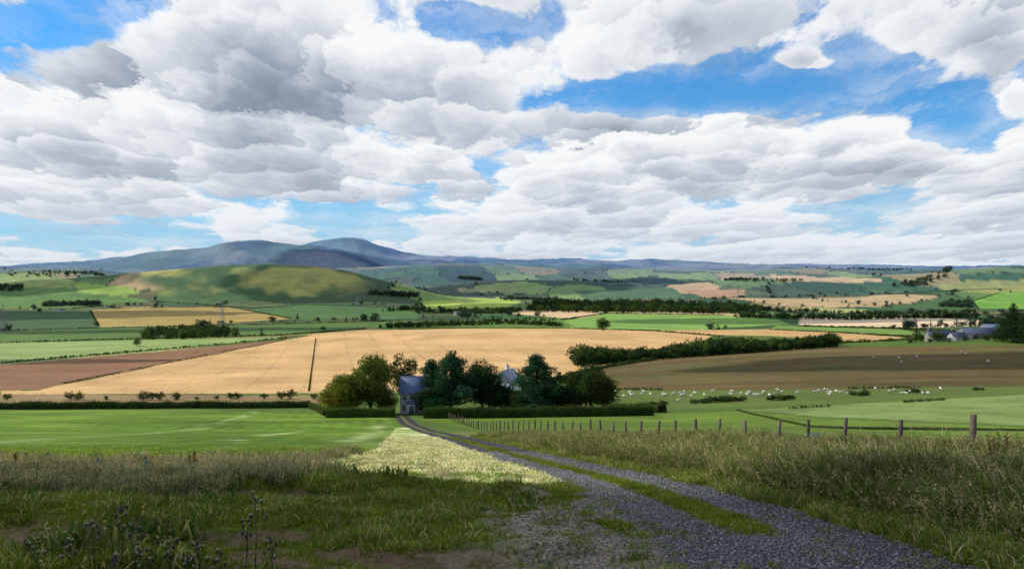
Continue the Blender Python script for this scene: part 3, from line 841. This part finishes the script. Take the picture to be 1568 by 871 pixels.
# ------------------------------------------------------------------ thistles, docks, tree guards, trough
def thistle(px, d, h, seed):
    rg = np.random.default_rng(seed); g = Geo(); sc = np.array((.10, .115, .06))
    def head(p):
        g.tube([p, p + [0, 0, .014], p + [0, 0, .03], p + [0, 0, .036]], [.006, .017, .013, .008], 7, (.10, .11, .07))
        dry = rg.random() < .6
        P = p + np.array([0, 0, .040]) + rg.normal(size=(16, 3)) * np.array([.010, .010, .006])
        g.leaves(P, .018, np.tile((.42, .38, .32) if dry else (.19, .12, .19), (16, 1)) * (.6 + .8 * rg.random((16, 1))), rg)
    top = np.array([rg.normal() * .06, rg.normal() * .06, h])
    g.tube([(0, 0, -.02), top * .5 + [.01, 0, 0], top], [.007, .005, .003], 5, sc); head(top)
    for i in range(7):
        t = .35 + .09 * i; b = top * t; a = rg.random() * 6.28; L = h * (.38 - .03 * i)
        e = b + np.array([math.cos(a) * L * .45, math.sin(a) * L * .45, L * .85])
        g.tube([b, (b + e) / 2 + [math.cos(a) * .02, math.sin(a) * .02, 0], e], [.004, .003, .0022], 4, sc); head(e)
    for i in range(9):
        b = top * (.05 + .09 * i); a = i * 2.4; L = .12 * (1 - i / 14); dr = np.array([math.cos(a), math.sin(a), .35]); sd = np.array([-math.sin(a), math.cos(a), 0])
        for k in range(4):
            q = b + dr * L * k / 4; q2 = b + dr * L * (k + 1) / 4; wv = .018 * (1 - k / 5)
            g.add([q, q + sd * wv + dr * .03, q2, q - sd * wv + dr * .03], [(0, 1, 2, 3)], None, (.08, .11, .05))
    ob = g.build('thistle', M_grass); ob.location = at(px, d); return ob
for i, (px, d, h) in enumerate([(388,8.7,.78),(372,8.5,.55),(182,8.4,.62),(200,8.2,.5),(305,7.9,.50),(288,7.7,.4),(248,7.9,.42),(412,8.0,.42),(60,8.1,.38),(140,8.3,.45),(225,7.7,.42),(330,7.8,.36),(100,8.0,.4),(165,7.9,.35)]):
    thistle(px, d, h, i)
def dock(px, d, h, seed):
    rg = np.random.default_rng(seed); g = Geo()
    for s_ in range(5):
        a = rg.random() * 6.28; b = np.array([math.cos(a), math.sin(a), 0]) * .06; e = b * 2.5 + [0, 0, h * (.7 + .3 * rg.random())]
        g.tube([b, (b + e) / 2, e], [.007, .005, .003], 4, (.10, .06, .035))
        n = 70; t = .45 + .55 * rg.random(n); P = b + (e - b) * t[:, None] + rg.normal(size=(n, 3)) * .022
        g.leaves(P, .035, np.tile((.12, .06, .035), (n, 1)) * (.6 + .8 * rg.random((n, 1))), rg)
        P = b + (e - b) * (.4 * rg.random((8, 1))) + rg.normal(size=(8, 3)) * .06
        g.leaves(P, .16, np.tile((.06, .09, .03), (8, 1)), rg)
    ob = g.build('dock_plant', M_grass); ob.location = at(px, d); return ob
for i, (px, d, h) in enumerate([(1440,19,.9),(1470,17,.8),(1530,15,1.0),(1100,33,.9),(1130,30,.7),(1420,24,.8),(1300,27,.7),(1555,19,1.0),(985,50,.8),(28,22,.7),(290,23,.7),(1010,40,.8)]): dock(px, d, h, 60 + i)
for px, d in [(70,23.5),(147,22.8),(222,22.6)]:
    g = Geo(); th = np.arange(12) / 12 * 6.283
    for r, c in ((.065, (.16, .27, .24)), (.057, (.12, .20, .18))):
        V1 = np.concatenate([np.c_[np.cos(th) * r, np.sin(th) * r, np.full(12, z_)] for z_ in (0, .42)])
        g.add(V1, [(k, (k + 1) % 12, 12 + (k + 1) % 12, 12 + k) for k in range(12)], None, c)
    g.tube([(.1, 0, -.1), (.1, 0, .6)], .014, 5, (.2, .16, .11)); g.tube([(0, 0, 0), (.01, 0, .5)], .01, 5, (.1, .08, .05))
    g.leaves(np.array([0, 0, .52]) + rng.normal(size=(40, 3)) * .06, .06, np.tile((.08, .12, .03), (40, 1)), rng)
    ob = g.build('tree_guard', M_plain); ob.location = at(px, d)
g = Geo(); c = (.16, .25, .22)
g.box((0, 0, .12), (.7, .3, .03), c); g.box((0, -.28, .28), (.7, .02, .13), c); g.box((0, .28, .28), (.7, .02, .13), c)
g.box((-.68, 0, .28), (.02, .258, .13), c); g.box((.68, 0, .28), (.02, .258, .13), c); g.box((0, 0, .35), (.65, .25, .01), (.05, .08, .10))
g.box((-.5, 0, .03), (.08, .25, .06), (.15, .15, .15)); g.box((.5, 0, .03), (.08, .25, .06), (.15, .15, .15))
ob = g.build('water_trough', M_plain); ob.location = at(1248, 70)

# ------------------------------------------------------------------ buildings
def building(name, px, d, L, W, he, hr_, rz, wall, roof, wins, chim=(), wm=M_stone, z0=0):
    e = bpy.data.objects.new(name, None); scene.collection.objects.link(e)
    e.location = at(px, d); e.location.z += z0; e.rotation_euler[2] = rz
    def ch(g, nm, mat):
        o = g.build(nm, mat); o.parent = e
    g = Geo(); a, b = L / 2, W / 2
    zb = -1.5 - z0
    g.add([(-a, -b, zb), (a, -b, zb), (a, b, zb), (-a, b, zb), (-a, -b, he), (a, -b, he), (a, b, he), (-a, b, he), (-a, 0, hr_), (a, 0, hr_)],
          [(0, 1, 5, 4), (2, 3, 7, 6), (1, 2, 6, 5), (3, 0, 4, 7)], [(5, 6, 9), (7, 4, 8)], wall); ch(g, 'walls', wm)
    g = Geo(); sl = (hr_ - he) / b; ov = .3; t = .14
    for s_ in (-1, 1):
        y0, z0_ = s_ * (b + ov), he - sl * ov
        Vt = [(-a - ov, y0, z0_ + .02), (a + ov, y0, z0_ + .02), (a + ov, 0, hr_ + .02), (-a - ov, 0, hr_ + .02)]
        Vt += [(p[0], p[1], p[2] + t) for p in Vt]
        g.add(Vt, [(0, 3, 2, 1), (4, 5, 6, 7), (0, 1, 5, 4), (1, 2, 6, 5), (3, 0, 4, 7)], None, roof)
    ch(g, 'roof', M_slate)
    g = Geo(); g.tube([(-a - ov, 0, hr_ + .17), (a + ov, 0, hr_ + .17)], .09, 6, np.asarray(roof) * .8); ch(g, 'ridge_tiles', M_slate)
    gf = Geo(); gg = Geo()
    for (wx, wz, ww, wh, side_, dark) in wins:
        if side_ == 'f': c = (wx, -b - .02, wz); h1 = (ww / 2, .03, wh / 2); h2 = (ww / 2 - .07, .02, wh / 2 - .07); c2 = (wx, -b - .045, wz); bar = [((wx, -b - .072, wz), (.02, .006, wh / 2 - .07)), ((wx, -b - .081, wz), (ww / 2 - .07, .003, .02))]
        else: c = (-a - .02, wx, wz); h1 = (.03, ww / 2, wh / 2); h2 = (.02, ww / 2 - .07, wh / 2 - .07); c2 = (-a - .045, wx, wz); bar = [((-a - .072, wx, wz), (.006, .02, wh / 2 - .07))]
        gf.box(c, h1, (.6, .6, .58)); gg.box(c2, h2, dark)
        for q in bar: gf.box(q[0], q[1], (.6, .6, .58))
    if wins: ch(gf, 'window_frames', M_plain); ch(gg, 'window_panes', M_slate)
    if chim:
        g = Geo()
        for cx_, cy_ in chim:
            g.box((cx_, cy_, hr_ + .3), (.45, .35, .8), np.asarray(wall) * .9); g.box((cx_, cy_, hr_ + 1.16), (.5, .4, .06), np.asarray(wall) * 1.1)
            for q in (-.2, .2): g.tube([(cx_ + q, cy_, hr_ + 1.22), (cx_ + q, cy_, hr_ + 1.6)], .11, 8, (.35, .18, .1))
        ch(g, 'chimney', wm)
    return e
BL = (.03, .04, .05)
ck = building('stone_cottage', 633, 186, 5.8, 6.0, 4.9, 8.0, R(3), (.38, .36, .33), (.12, .16, .29), [(-1.8, 3.8, .95, 1.2, 'f', BL), (-.3, 3.8, .95, 1.2, 'f', BL), (-2.1, 1.4, .9, 1.3, 'f', BL), (1.6, 3.8, .9, 1.2, 'f', BL), (1.8, 1.4, .9, 1.3, 'f', BL), (0, 3.5, .9, 1.1, 's', BL)], [(2.5, 0)], z0=.5)
g = Geo(); g.box((-.3, -3.81, 1.2), (1.0, .8, 1.2), (.5, .5, .48)); g.add([(-1.45, -4.75, 2.4), (.85, -4.75, 2.4), (.85, -3.02, 3.0), (-1.45, -3.02, 3.0)], [(0, 1, 2, 3)], None, (.10, .13, .2))
g.box((-.3, -4.63, 1.0), (.45, .03, .98), (.07, .09, .11)); g.box((-.3, -5.3, .05), (1.3, .6, .08), (.42, .41, .4)); o_ = g.build('porch', M_plain); o_.parent = ck
building('white_farmhouse', 777, 198, 6.0, 5.0, 5.6, 8.2, R(62), (.72, .72, .70), (.36, .38, .42), [(-2, 4.6, .9, 1.2, 's', BL), (1.2, 4.6, .9, 1.2, 's', BL), (-2, 4.6, .9, 1.2, 'f', BL)], [(0, 0)], M_plain, z0=1.8)
GR = (.06, .08, .13)
building('farmhouse', 1441, 492, 16, 7, 3.6, 6.4, R(-6), (.22, .20, .18), GR, [(-5, 2.4, 1, 1.3, 'f', BL), (-1.5, 2.4, 1, 1.3, 'f', BL), (2, 2.4, 1, 1.3, 'f', BL), (5.5, 2.4, 1, 1.3, 'f', BL)], [(-7, 0), (7, 0)])
building('farm_cottage', 1467, 480, 9, 6, 2.8, 5.0, R(8), (.40, .39, .36), (.06, .08, .12), [(-2, 1.6, 1, 1.1, 'f', BL), (2, 1.6, 1, 1.1, 'f', BL)], [(3.5, 0)])
building('barn', 1497, 500, 22, 12, 3.4, 6.4, R(4), (.16, .16, .15), (.08, .10, .15), [(-5, 1.6, 3.2, 2.8, 'f', BL), (4, 1.6, 3.2, 2.8, 'f', BL)])
building('barn', 1530, 515, 20, 14, 4.2, 7.6, R(-4), (.18, .17, .17), (.11, .14, .20), [(0, 1.8, 4, 3.2, 'f', BL)])
building('farm_cottage', 93, 2050, 16, 8, 4, 7, .2, (.6, .6, .58), (.14, .14, .16), [(-3, 2, 1.2, 1.3, 'f', BL), (3, 2, 1.2, 1.3, 'f', BL)], [(6, 0)])
building('farmhouse', 700, 1850, 16, 9, 5, 9, .1, (.55, .54, .50), (.14, .15, .17), [(-3, 3, 1.2, 1.5, 'f', BL), (3, 3, 1.2, 1.5, 'f', BL)], [(6, 0)])
w = []
for px, d, h in [(1425,470,3.5),(1455,462,3),(1480,460,3.5),(1512,462,4),(1535,470,5),(1395,470,3),(1410,505,6),(1520,535,9),(1480,530,8),(1545,500,9)]:
    x = (px - CX) / F * d; w.append(plant('', 0, [x], [d], h, .1, 1.3, .1))
plant_go('farmyard_trees', NB, w)

# ------------------------------------------------------------------ pylons
def pylon(px, d, h, seed):
    g = Geo(); C = (.26, .28, .31); r = .16
    def wd(t): return (3.6 * (1 - t / .62) + 1.0) if t < .62 else 1.0 * (1 - (t - .62) / .38 * .75)
    lv = [0, .13, .25, .36, .46, .55, .62, .7, .78, .86, .94, 1.0]
    C4 = [(-1, -1), (1, -1), (1, 1), (-1, 1)]
    P = [[np.array([sx * wd(t), sy * wd(t), t * h]) for sx, sy in C4] for t in lv]
    for a, b in zip(P[:-1], P[1:]):
        for k in range(4):
            g.tube([a[k], b[k]], r, 4, C, False); g.tube([a[k], b[(k + 1) % 4]], r * .5, 3, C, False); g.tube([a[(k + 1) % 4], b[k]], r * .5, 3, C, False)
            g.tube([b[k], b[(k + 1) % 4]], r * .5, 3, C, False)
    for t, L in ((.64, 6.5), (.78, 8.5), (.91, 5.5)):
        for s_ in (-1, 1):
            e = np.array([s_ * L, 0, t * h]); w_ = wd(t)
            for yy in (-w_, w_):
                g.tube([(s_ * w_, yy, t * h), e], r * .8, 3, C, False); g.tube([(s_ * w_, yy, t * h + 2.2), e], r * .7, 3, C, False)
            g.tube([e, e - [0, 0, 2.6]], .14, 4, (.2, .16, .13))
    ob = g.build('electricity_pylon', M_plain); ob.location = at(px, d); ob.rotation_euler[2] = seed
    return ob
for px, d, h in [(340,1250,42),(4,1180,42),(547,1750,44),(712,2600,44),(985,2600,40),(1130,2900,40),(1195,3600,42),(1330,3400,40)]: pylon(px, d, h, .5)

# ------------------------------------------------------------------ sheep
def sheep_mesh(pose, seed):
    V_ = [(0, 0, .62), (.30, 0, .64), (-.30, 0, .62), (-.44, 0, .58)]; Rr = [.235, .22, .23, .15]; E = [(0, 1), (0, 2), (2, 3)]
    if pose == 'graze': nk = [(.46, 0, .52), (.60, 0, .26), (.66, 0, .12), (.74, 0, .05)]
    else: nk = [(.46, 0, .72), (.56, 0, .88), (.66, .02, .90), (.78, .04, .84)]
    rr = [.13, .085, .085, .05]; p = 1
    for q, r in zip(nk, rr): V_.append(q); Rr.append(r); E.append((p, len(V_) - 1)); p = len(V_) - 1
    if pose != 'lie':
        for sx, dx in ((.28, .02), (-.30, -.05)):
            for sy in (-.11, .11):
                b = 1 if sx > 0 else 2
                ch_ = [(sx, sy, .42), (sx + (-.02 if sx > 0 else .04), sy, .26), (sx + dx * .3 - (.02 if sx < 0 else 0) * 2, sy, .14), (sx + dx * .4, sy, .01)]
                p = b
                for q, r in zip(ch_, (.085, .042, .03, .032)): V_.append(q); Rr.append(r); E.append((p, len(V_) - 1)); p = len(V_) - 1
    V_.append((-.5, 0, .42)); Rr.append(.04); E.append((3, len(V_) - 1))
    V_ = np.array(V_, float)
    if pose == 'lie': V_[:, 2] -= .38
    me = bpy.data.meshes.new('sheep'); me.from_pydata([tuple(v_) for v_ in V_], E, []); ob = bpy.data.objects.new('tmp', me); scene.collection.objects.link(ob)
    md = ob.modifiers.new('s', 'SKIN')
    for i, r in enumerate(Rr): me.skin_vertices[0].data[i].radius = (r, r)
    me.skin_vertices[0].data[0].use_root = True
    ob.modifiers.new('u', 'SUBSURF').levels = 1
    dg_ = bpy.context.evaluated_depsgraph_get(); m2 = bpy.data.meshes.new_from_object(ob.evaluated_get(dg_))
    bpy.data.objects.remove(ob)
    n = len(m2.vertices); co = np.zeros(n * 3); m2.vertices.foreach_get('co', co); co = co.reshape(-1, 3)
    dark = ((co[:, 0] > .60) | ((co[:, 2] < .34) & (np.abs(co[:, 1]) > .04))) if pose != 'lie' else (co[:, 0] > .6)
    cc = np.ones((n, 4)); cc[:, :3] = np.where(dark[:, None], (.30, .27, .24), (.66, .62, .54))
    a = m2.attributes.get('Col') or m2.attributes.new('Col', 'FLOAT_COLOR', 'POINT'); a.data.foreach_set('color', cc.astype(np.float32).ravel())
    hx, hz_ = (.64, .17) if pose == 'graze' else (.64, .92 - (.38 if pose == 'lie' else 0))
    m2.materials.clear(); m2.materials.append(M_plain)
    import bmesh
    bm = bmesh.new(); bm.from_mesh(m2); cl = bm.verts.layers.float_color.get('Col')
    for s_ in (-1, 1):
        vs = [bm.verts.new((hx, s_ * .05, hz_)), bm.verts.new((hx + .05, s_ * .06, hz_ + .02)), bm.verts.new((hx + .01, s_ * .19, hz_ - .01))]
        for v_ in vs:
            if cl: v_[cl] = (.3, .27, .24, 1)
        bm.faces.new(vs)
    bm.to_mesh(m2); bm.free()
    return m2
SM = [sheep_mesh('graze', 0), sheep_mesh('stand', 1), sheep_mesh('lie', 2)]
rs = np.random.default_rng(12)
sp = []
for i in range(74):
    px = 942 + (1445 - 942) * (rs.random() ** 1.15); v_ = 606 - (px - 942) * .010 + rs.normal() * 2.6
    if 1080 < px < 1150 and rs.random() < .3: continue
    sp.append((px, v_))
for i in range(7): sp.append((1330 + rs.random() * 220, 556 - rs.random() * 22))
sp += [(872,600),(1010,620),(1040,616),(1180,606),(1395,602)]
for px, v_ in sp:
    x, y = survey(px, v_); ob = bpy.data.objects.new('sheep', SM[rs.choice([0, 0, 0, 1, 2])]); scene.collection.objects.link(ob)
    ob.location = (x, y, float(H(x, y))); ob.rotation_euler[2] = rs.random() * 6.28; k = 1.0 + .2 * rs.random(); ob.scale = (k, k, k)

# ------------------------------------------------------------------ sun, unseen clouds added for their shadows
AZ = R(-72); EL = R(40)
S = np.array([math.sin(AZ) * math.cos(EL), math.cos(AZ) * math.cos(EL), math.sin(EL)])
sl = bpy.data.lights.new('sun', 'SUN'); sl.energy = 5.0; sl.angle = R(.5); sl.color = (1, .95, .87)
so = bpy.data.objects.new('sun', sl); scene.collection.objects.link(so)
so.rotation_euler = Vector(S).to_track_quat('Z', 'Y').to_euler()
mc, t = newmat('shadow_cloud_material')
df = t.node('ShaderNodeBsdfDiffuse'); df.inputs[0].default_value = (.85, .86, .88, 1)
tl = t.node('ShaderNodeBsdfTranslucent'); tl.inputs[0].default_value = (.85, .86, .88, 1)
tp = t.node('ShaderNodeBsdfTransparent'); m1 = t.node('ShaderNodeMixShader'); m1.inputs[0].default_value = .5
t.l.new(df.outputs[0], m1.inputs[1]); t.l.new(tl.outputs[0], m1.inputs[2])
m2_ = t.node('ShaderNodeMixShader'); m2_.inputs[0].default_value = .50
t.l.new(tp.outputs[0], m2_.inputs[1]); t.l.new(m1.outputs[0], m2_.inputs[2])
o = t.node('ShaderNodeOutputMaterial'); t.l.new(m2_.outputs[0], o.inputs[0])
def shadow_cloud(cx, cy, rx, ry, alt, seed, thick=14):
    """unseen cumulus shape, added so that its shadow falls on (cx,cy)"""
    n1, n2 = 72, 20; th = np.linspace(0, 2 * math.pi, n1, endpoint=False); ph = np.linspace(.02, math.pi - .02, n2)
    T, Pp = np.meshgrid(th, ph); dx = np.cos(T) * np.sin(Pp); dy = np.sin(T) * np.sin(Pp); dz = np.cos(Pp)
    r = .72 + .55 * fbm(dx * 2.6 + seed * 5, dy * 2.6 + dz, seed, 5)
    V_ = np.stack([dx * rx * r, dy * ry * r, np.where(dz > 0, dz * thick * 1.6, dz * thick * .5) * r], -1).reshape(-1, 3)
    q = [(i * n1 + k, i * n1 + (k + 1) % n1, (i + 1) * n1 + (k + 1) % n1, (i + 1) * n1 + k) for i in range(n2 - 1) for k in range(n1)]
    zg = float(H(cx, cy)); c = np.array([cx, cy, zg]) + S * (alt / S[2])
    ob = mk('shadow_cloud', V_, [q], None, mc, True); ob.location = c
shadow_cloud(-12, -34, 75, 50, 420, 3)
shadow_cloud(-330, 545, 90, 26, 800, 8)
shadow_cloud(200, 355, 120, 30, 700, 21)
shadow_cloud(-420, 1150, 360, 80, 1000, 9, 40)
shadow_cloud(560, 1500, 420, 140, 1100, 10, 40)
shadow_cloud(-1050, 1900, 420, 180, 1300, 11, 60)
shadow_cloud(-600, 2820, 420, 230, 1800, 12, 80)
shadow_cloud(-1750, 3000, 300, 220, 1800, 13, 80)
shadow_cloud(250, 2400, 560, 230, 1500, 14, 80)
shadow_cloud(1500, 3300, 700, 280, 2000, 15, 80)
shadow_cloud(-300, 4300, 900, 420, 2500, 16, 120)
shadow_cloud(900, 5000, 800, 420, 2900, 17, 120)
shadow_cloud(-3200, 5000, 800, 420, 2900, 18, 120)
shadow_cloud(-1700, 8000, 600, 420, 4500, 19, 160)

# ------------------------------------------------------------------ sky
wd_ = bpy.data.worlds.new('World'); scene.world = wd_; wd_.use_nodes = True
try: wd_.cycles.sampling_method = 'NONE'
except Exception as e_: print(e_)
wd_.node_tree.nodes.clear(); t = NT(wd_.node_tree)
dirv = t.node('ShaderNodeTexCoord').outputs['Generated']
sx = t.node('ShaderNodeSeparateXYZ'); t.put(sx.inputs[0], dirv); dx, dy, dz = sx.outputs
sky = t.node('ShaderNodeTexSky', sky_type='NISHITA'); sky.sun_disc = False; sky.sun_elevation = EL; sky.sun_rotation = AZ; sky.ozone_density = 2.0; sky.air_density = 1.0; sky.dust_density = .3
zp = t.m('MAXIMUM', dz, 0.0)
w_ = t.m('ADD', zp, .075)
def comb(a, b, c=0.0):
    n = t.node('ShaderNodeCombineXYZ'); t.put(n.inputs[0], a); t.put(n.inputs[1], b); t.put(n.inputs[2], c); return n.outputs[0]
az_ = t.m('ARCTAN2', dx, dy)
Pv = comb(t.m('DIVIDE', az_, t.m('POWER', w_, .46)), t.m('MULTIPLY', t.m('POWER', w_, -.4), -1.22))   # y grows upwards
P0 = t.v('ADD', Pv, (5.1, 6.4, 0.7))
# turbulent billowing displacement
wn = t.node('ShaderNodeTexNoise'); t.put(wn.inputs['Vector'], P0); wn.inputs['Scale'].default_value = 6.0; wn.inputs['Detail'].default_value = 7; wn.inputs['Roughness'].default_value = .66
wv = t.v('SUBTRACT', wn.outputs['Color'], (.5, .5, .5))
PA = t.v('ADD', P0, t.v('MULTIPLY', wv, (.46, .38, 0)))
PB = t.v('ADD', P0, t.v('MULTIPLY', wv, (.24, .20, 0)))
def cells(vec, scale, smooth):
    n = t.node('ShaderNodeTexVoronoi', feature='SMOOTH_F1', voronoi_dimensions='2D'); t.put(n.inputs['Vector'], vec)
    n.inputs['Scale'].default_value = scale; n.inputs['Smoothness'].default_value = smooth
    l = t.v('SUBTRACT', vec, n.outputs['Position'])
    s_ = t.node('ShaderNodeSeparateXYZ'); t.put(s_.inputs[0], l)
    return n.outputs['Distance'], t.m('MULTIPLY', s_.outputs[0], scale), t.m('MULTIPLY', s_.outputs[1], scale)
dA, lxA, lyA = cells(PA, 2.6, .14)
dB, lxB, lyB = cells(PB, 8.5, .22)
nL = t.noise(P0, 1.6, 8, .58)
yb = t.m('MAXIMUM', dy, .15)
B = comb(t.m('DIVIDE', dx, yb), t.m('DIVIDE', dz, yb))
def blobs(lst):
    acc = None
    for px, v_, sx_, sv_, a in lst:
        q = t.v('MULTIPLY', t.v('SUBTRACT', B, ((px - CX) / F, (HV - v_) / F, 0)), (F / sx_, F / sv_, 0))
        e = t.m('MULTIPLY', t.m('EXPONENT', t.m('MULTIPLY', t.v('DOT_PRODUCT', q, q), -1.0)), a)
        acc = e if acc is None else t.m('ADD', acc, e)
    return acc
mask = blobs([(85,40,85,30,-.26),(720,40,140,44,-.30),(890,150,120,28,-.24),(1010,140,120,22,-.22),(1330,112,140,50,-.32),(1190,150,180,26,-.24),(1455,185,65,40,-.28),(830,100,70,30,-.10),
              (350,110,290,120,.22),(1040,50,140,40,.28),(1500,42,100,50,.28),(1545,150,45,38,.26),(930,200,80,22,.22),(1130,190,90,18,.18),(1232,96,42,15,.36),(1290,252,220,28,.14),(600,260,500,40,.04)])
cov = t.m('ADD', t.m('MULTIPLY', t.m('SUBTRACT', nL, .5), 1.20), t.m('MULTIPLY', t.m('SUBTRACT', .40, dA), .34))
cov = t.m('ADD', cov, t.m('MULTIPLY', t.m('SUBTRACT', .38, dB), .16))
cov = t.m('ADD', t.m('ADD', cov, mask), t.mr(dz, .0, .24, .17, .065, False))
thk = t.m('SUBTRACT', cov, t.mr(dz, .38, .75, 0, .17))
alpha = t.mr(thk, -.04, .07, 0, 1)
wisp = t.noise(t.v('MULTIPLY', PA, (1.0, 2.6, 1.0)), 3.0, 7, .6)
veil = t.m('MULTIPLY', t.mr(thk, -.34, .0, .10, .50), t.mr(wisp, .36, .66, .15, 1.0))
alpha = t.m('MAXIMUM', alpha, veil)
dark = blobs([(480,150,200,60,.32),(90,228,80,20,.24),(1420,262,120,12,.16),(930,228,65,8,.16),(1060,108,110,14,.14),(1500,74,70,16,.18),(250,60,120,40,.08),(700,200,80,24,.12)])
lit = t.m('ADD', t.m('MULTIPLY', lyA, .46), t.m('MULTIPLY', lxA, -.12))
lit = t.m('ADD', lit, t.m('ADD', t.m('MULTIPLY', lyB, .22), t.m('MULTIPLY', lxB, -.08)))
lit = t.m('ADD', lit, t.m('MULTIPLY', t.m('SUBTRACT', nL, .5), .35))
lit = t.m('ADD', lit, .78)
lit = t.m('SUBTRACT', lit, t.mr(thk, .04, .42, -.10, .28, False))
lit = t.m('SUBTRACT', lit, dark)
lit = t.m('MAXIMUM', t.m('MINIMUM', lit, 1.0), 0.0)
cr = t.node('ShaderNodeValToRGB'); t.put(cr.inputs[0], lit)
E = cr.color_ramp.elements
E[0].position = 0.0; E[0].color = vec4(s2l((120, 133, 150))); E[1].position = 1.0; E[1].color = vec4(s2l((248, 249, 250)))
for p_, c_ in ((.3, (152, 164, 180)), (.55, (195, 203, 214)), (.78, (230, 234, 239))):
    q = E.new(p_); q.color = vec4(s2l(c_))
ccol = t.mix(t.mr(dz, 0.0, .12, .50, 0), cr.outputs[0], vec4(s2l((206, 218, 232))))
skyc = t.mix(1.0, sky.outputs[0], (.22, .92, 1.45, 1), 'MULTIPLY')
skyc = t.mix(t.mr(dz, 0, .19, .80, .04), skyc, (3.8, 5.8, 8.0, 1))
b1 = t.node('ShaderNodeBackground'); t.put(b1.inputs[0], skyc); b1.inputs[1].default_value = .1
b2 = t.node('ShaderNodeBackground'); t.put(b2.inputs[0], ccol); b2.inputs[1].default_value = 1.0
mx = t.node('ShaderNodeMixShader'); t.put(mx.inputs[0], alpha); t.l.new(b1.outputs[0], mx.inputs[1]); t.l.new(b2.outputs[0], mx.inputs[2])
o = t.node('ShaderNodeOutputWorld'); t.l.new(mx.outputs[0], o.inputs[0])

# ------------------------------------------------------------------ camera
cam = bpy.data.cameras.new('camera'); cam.lens = 28; cam.sensor_width = 36; cam.clip_start = .1; cam.clip_end = 80000
co = bpy.data.objects.new('camera', cam); scene.collection.objects.link(co)
co.location = (0, 0, EYE); co.rotation_euler = (R(90) - math.atan((435.5 - HV) / F), 0, 0)
scene.camera = co
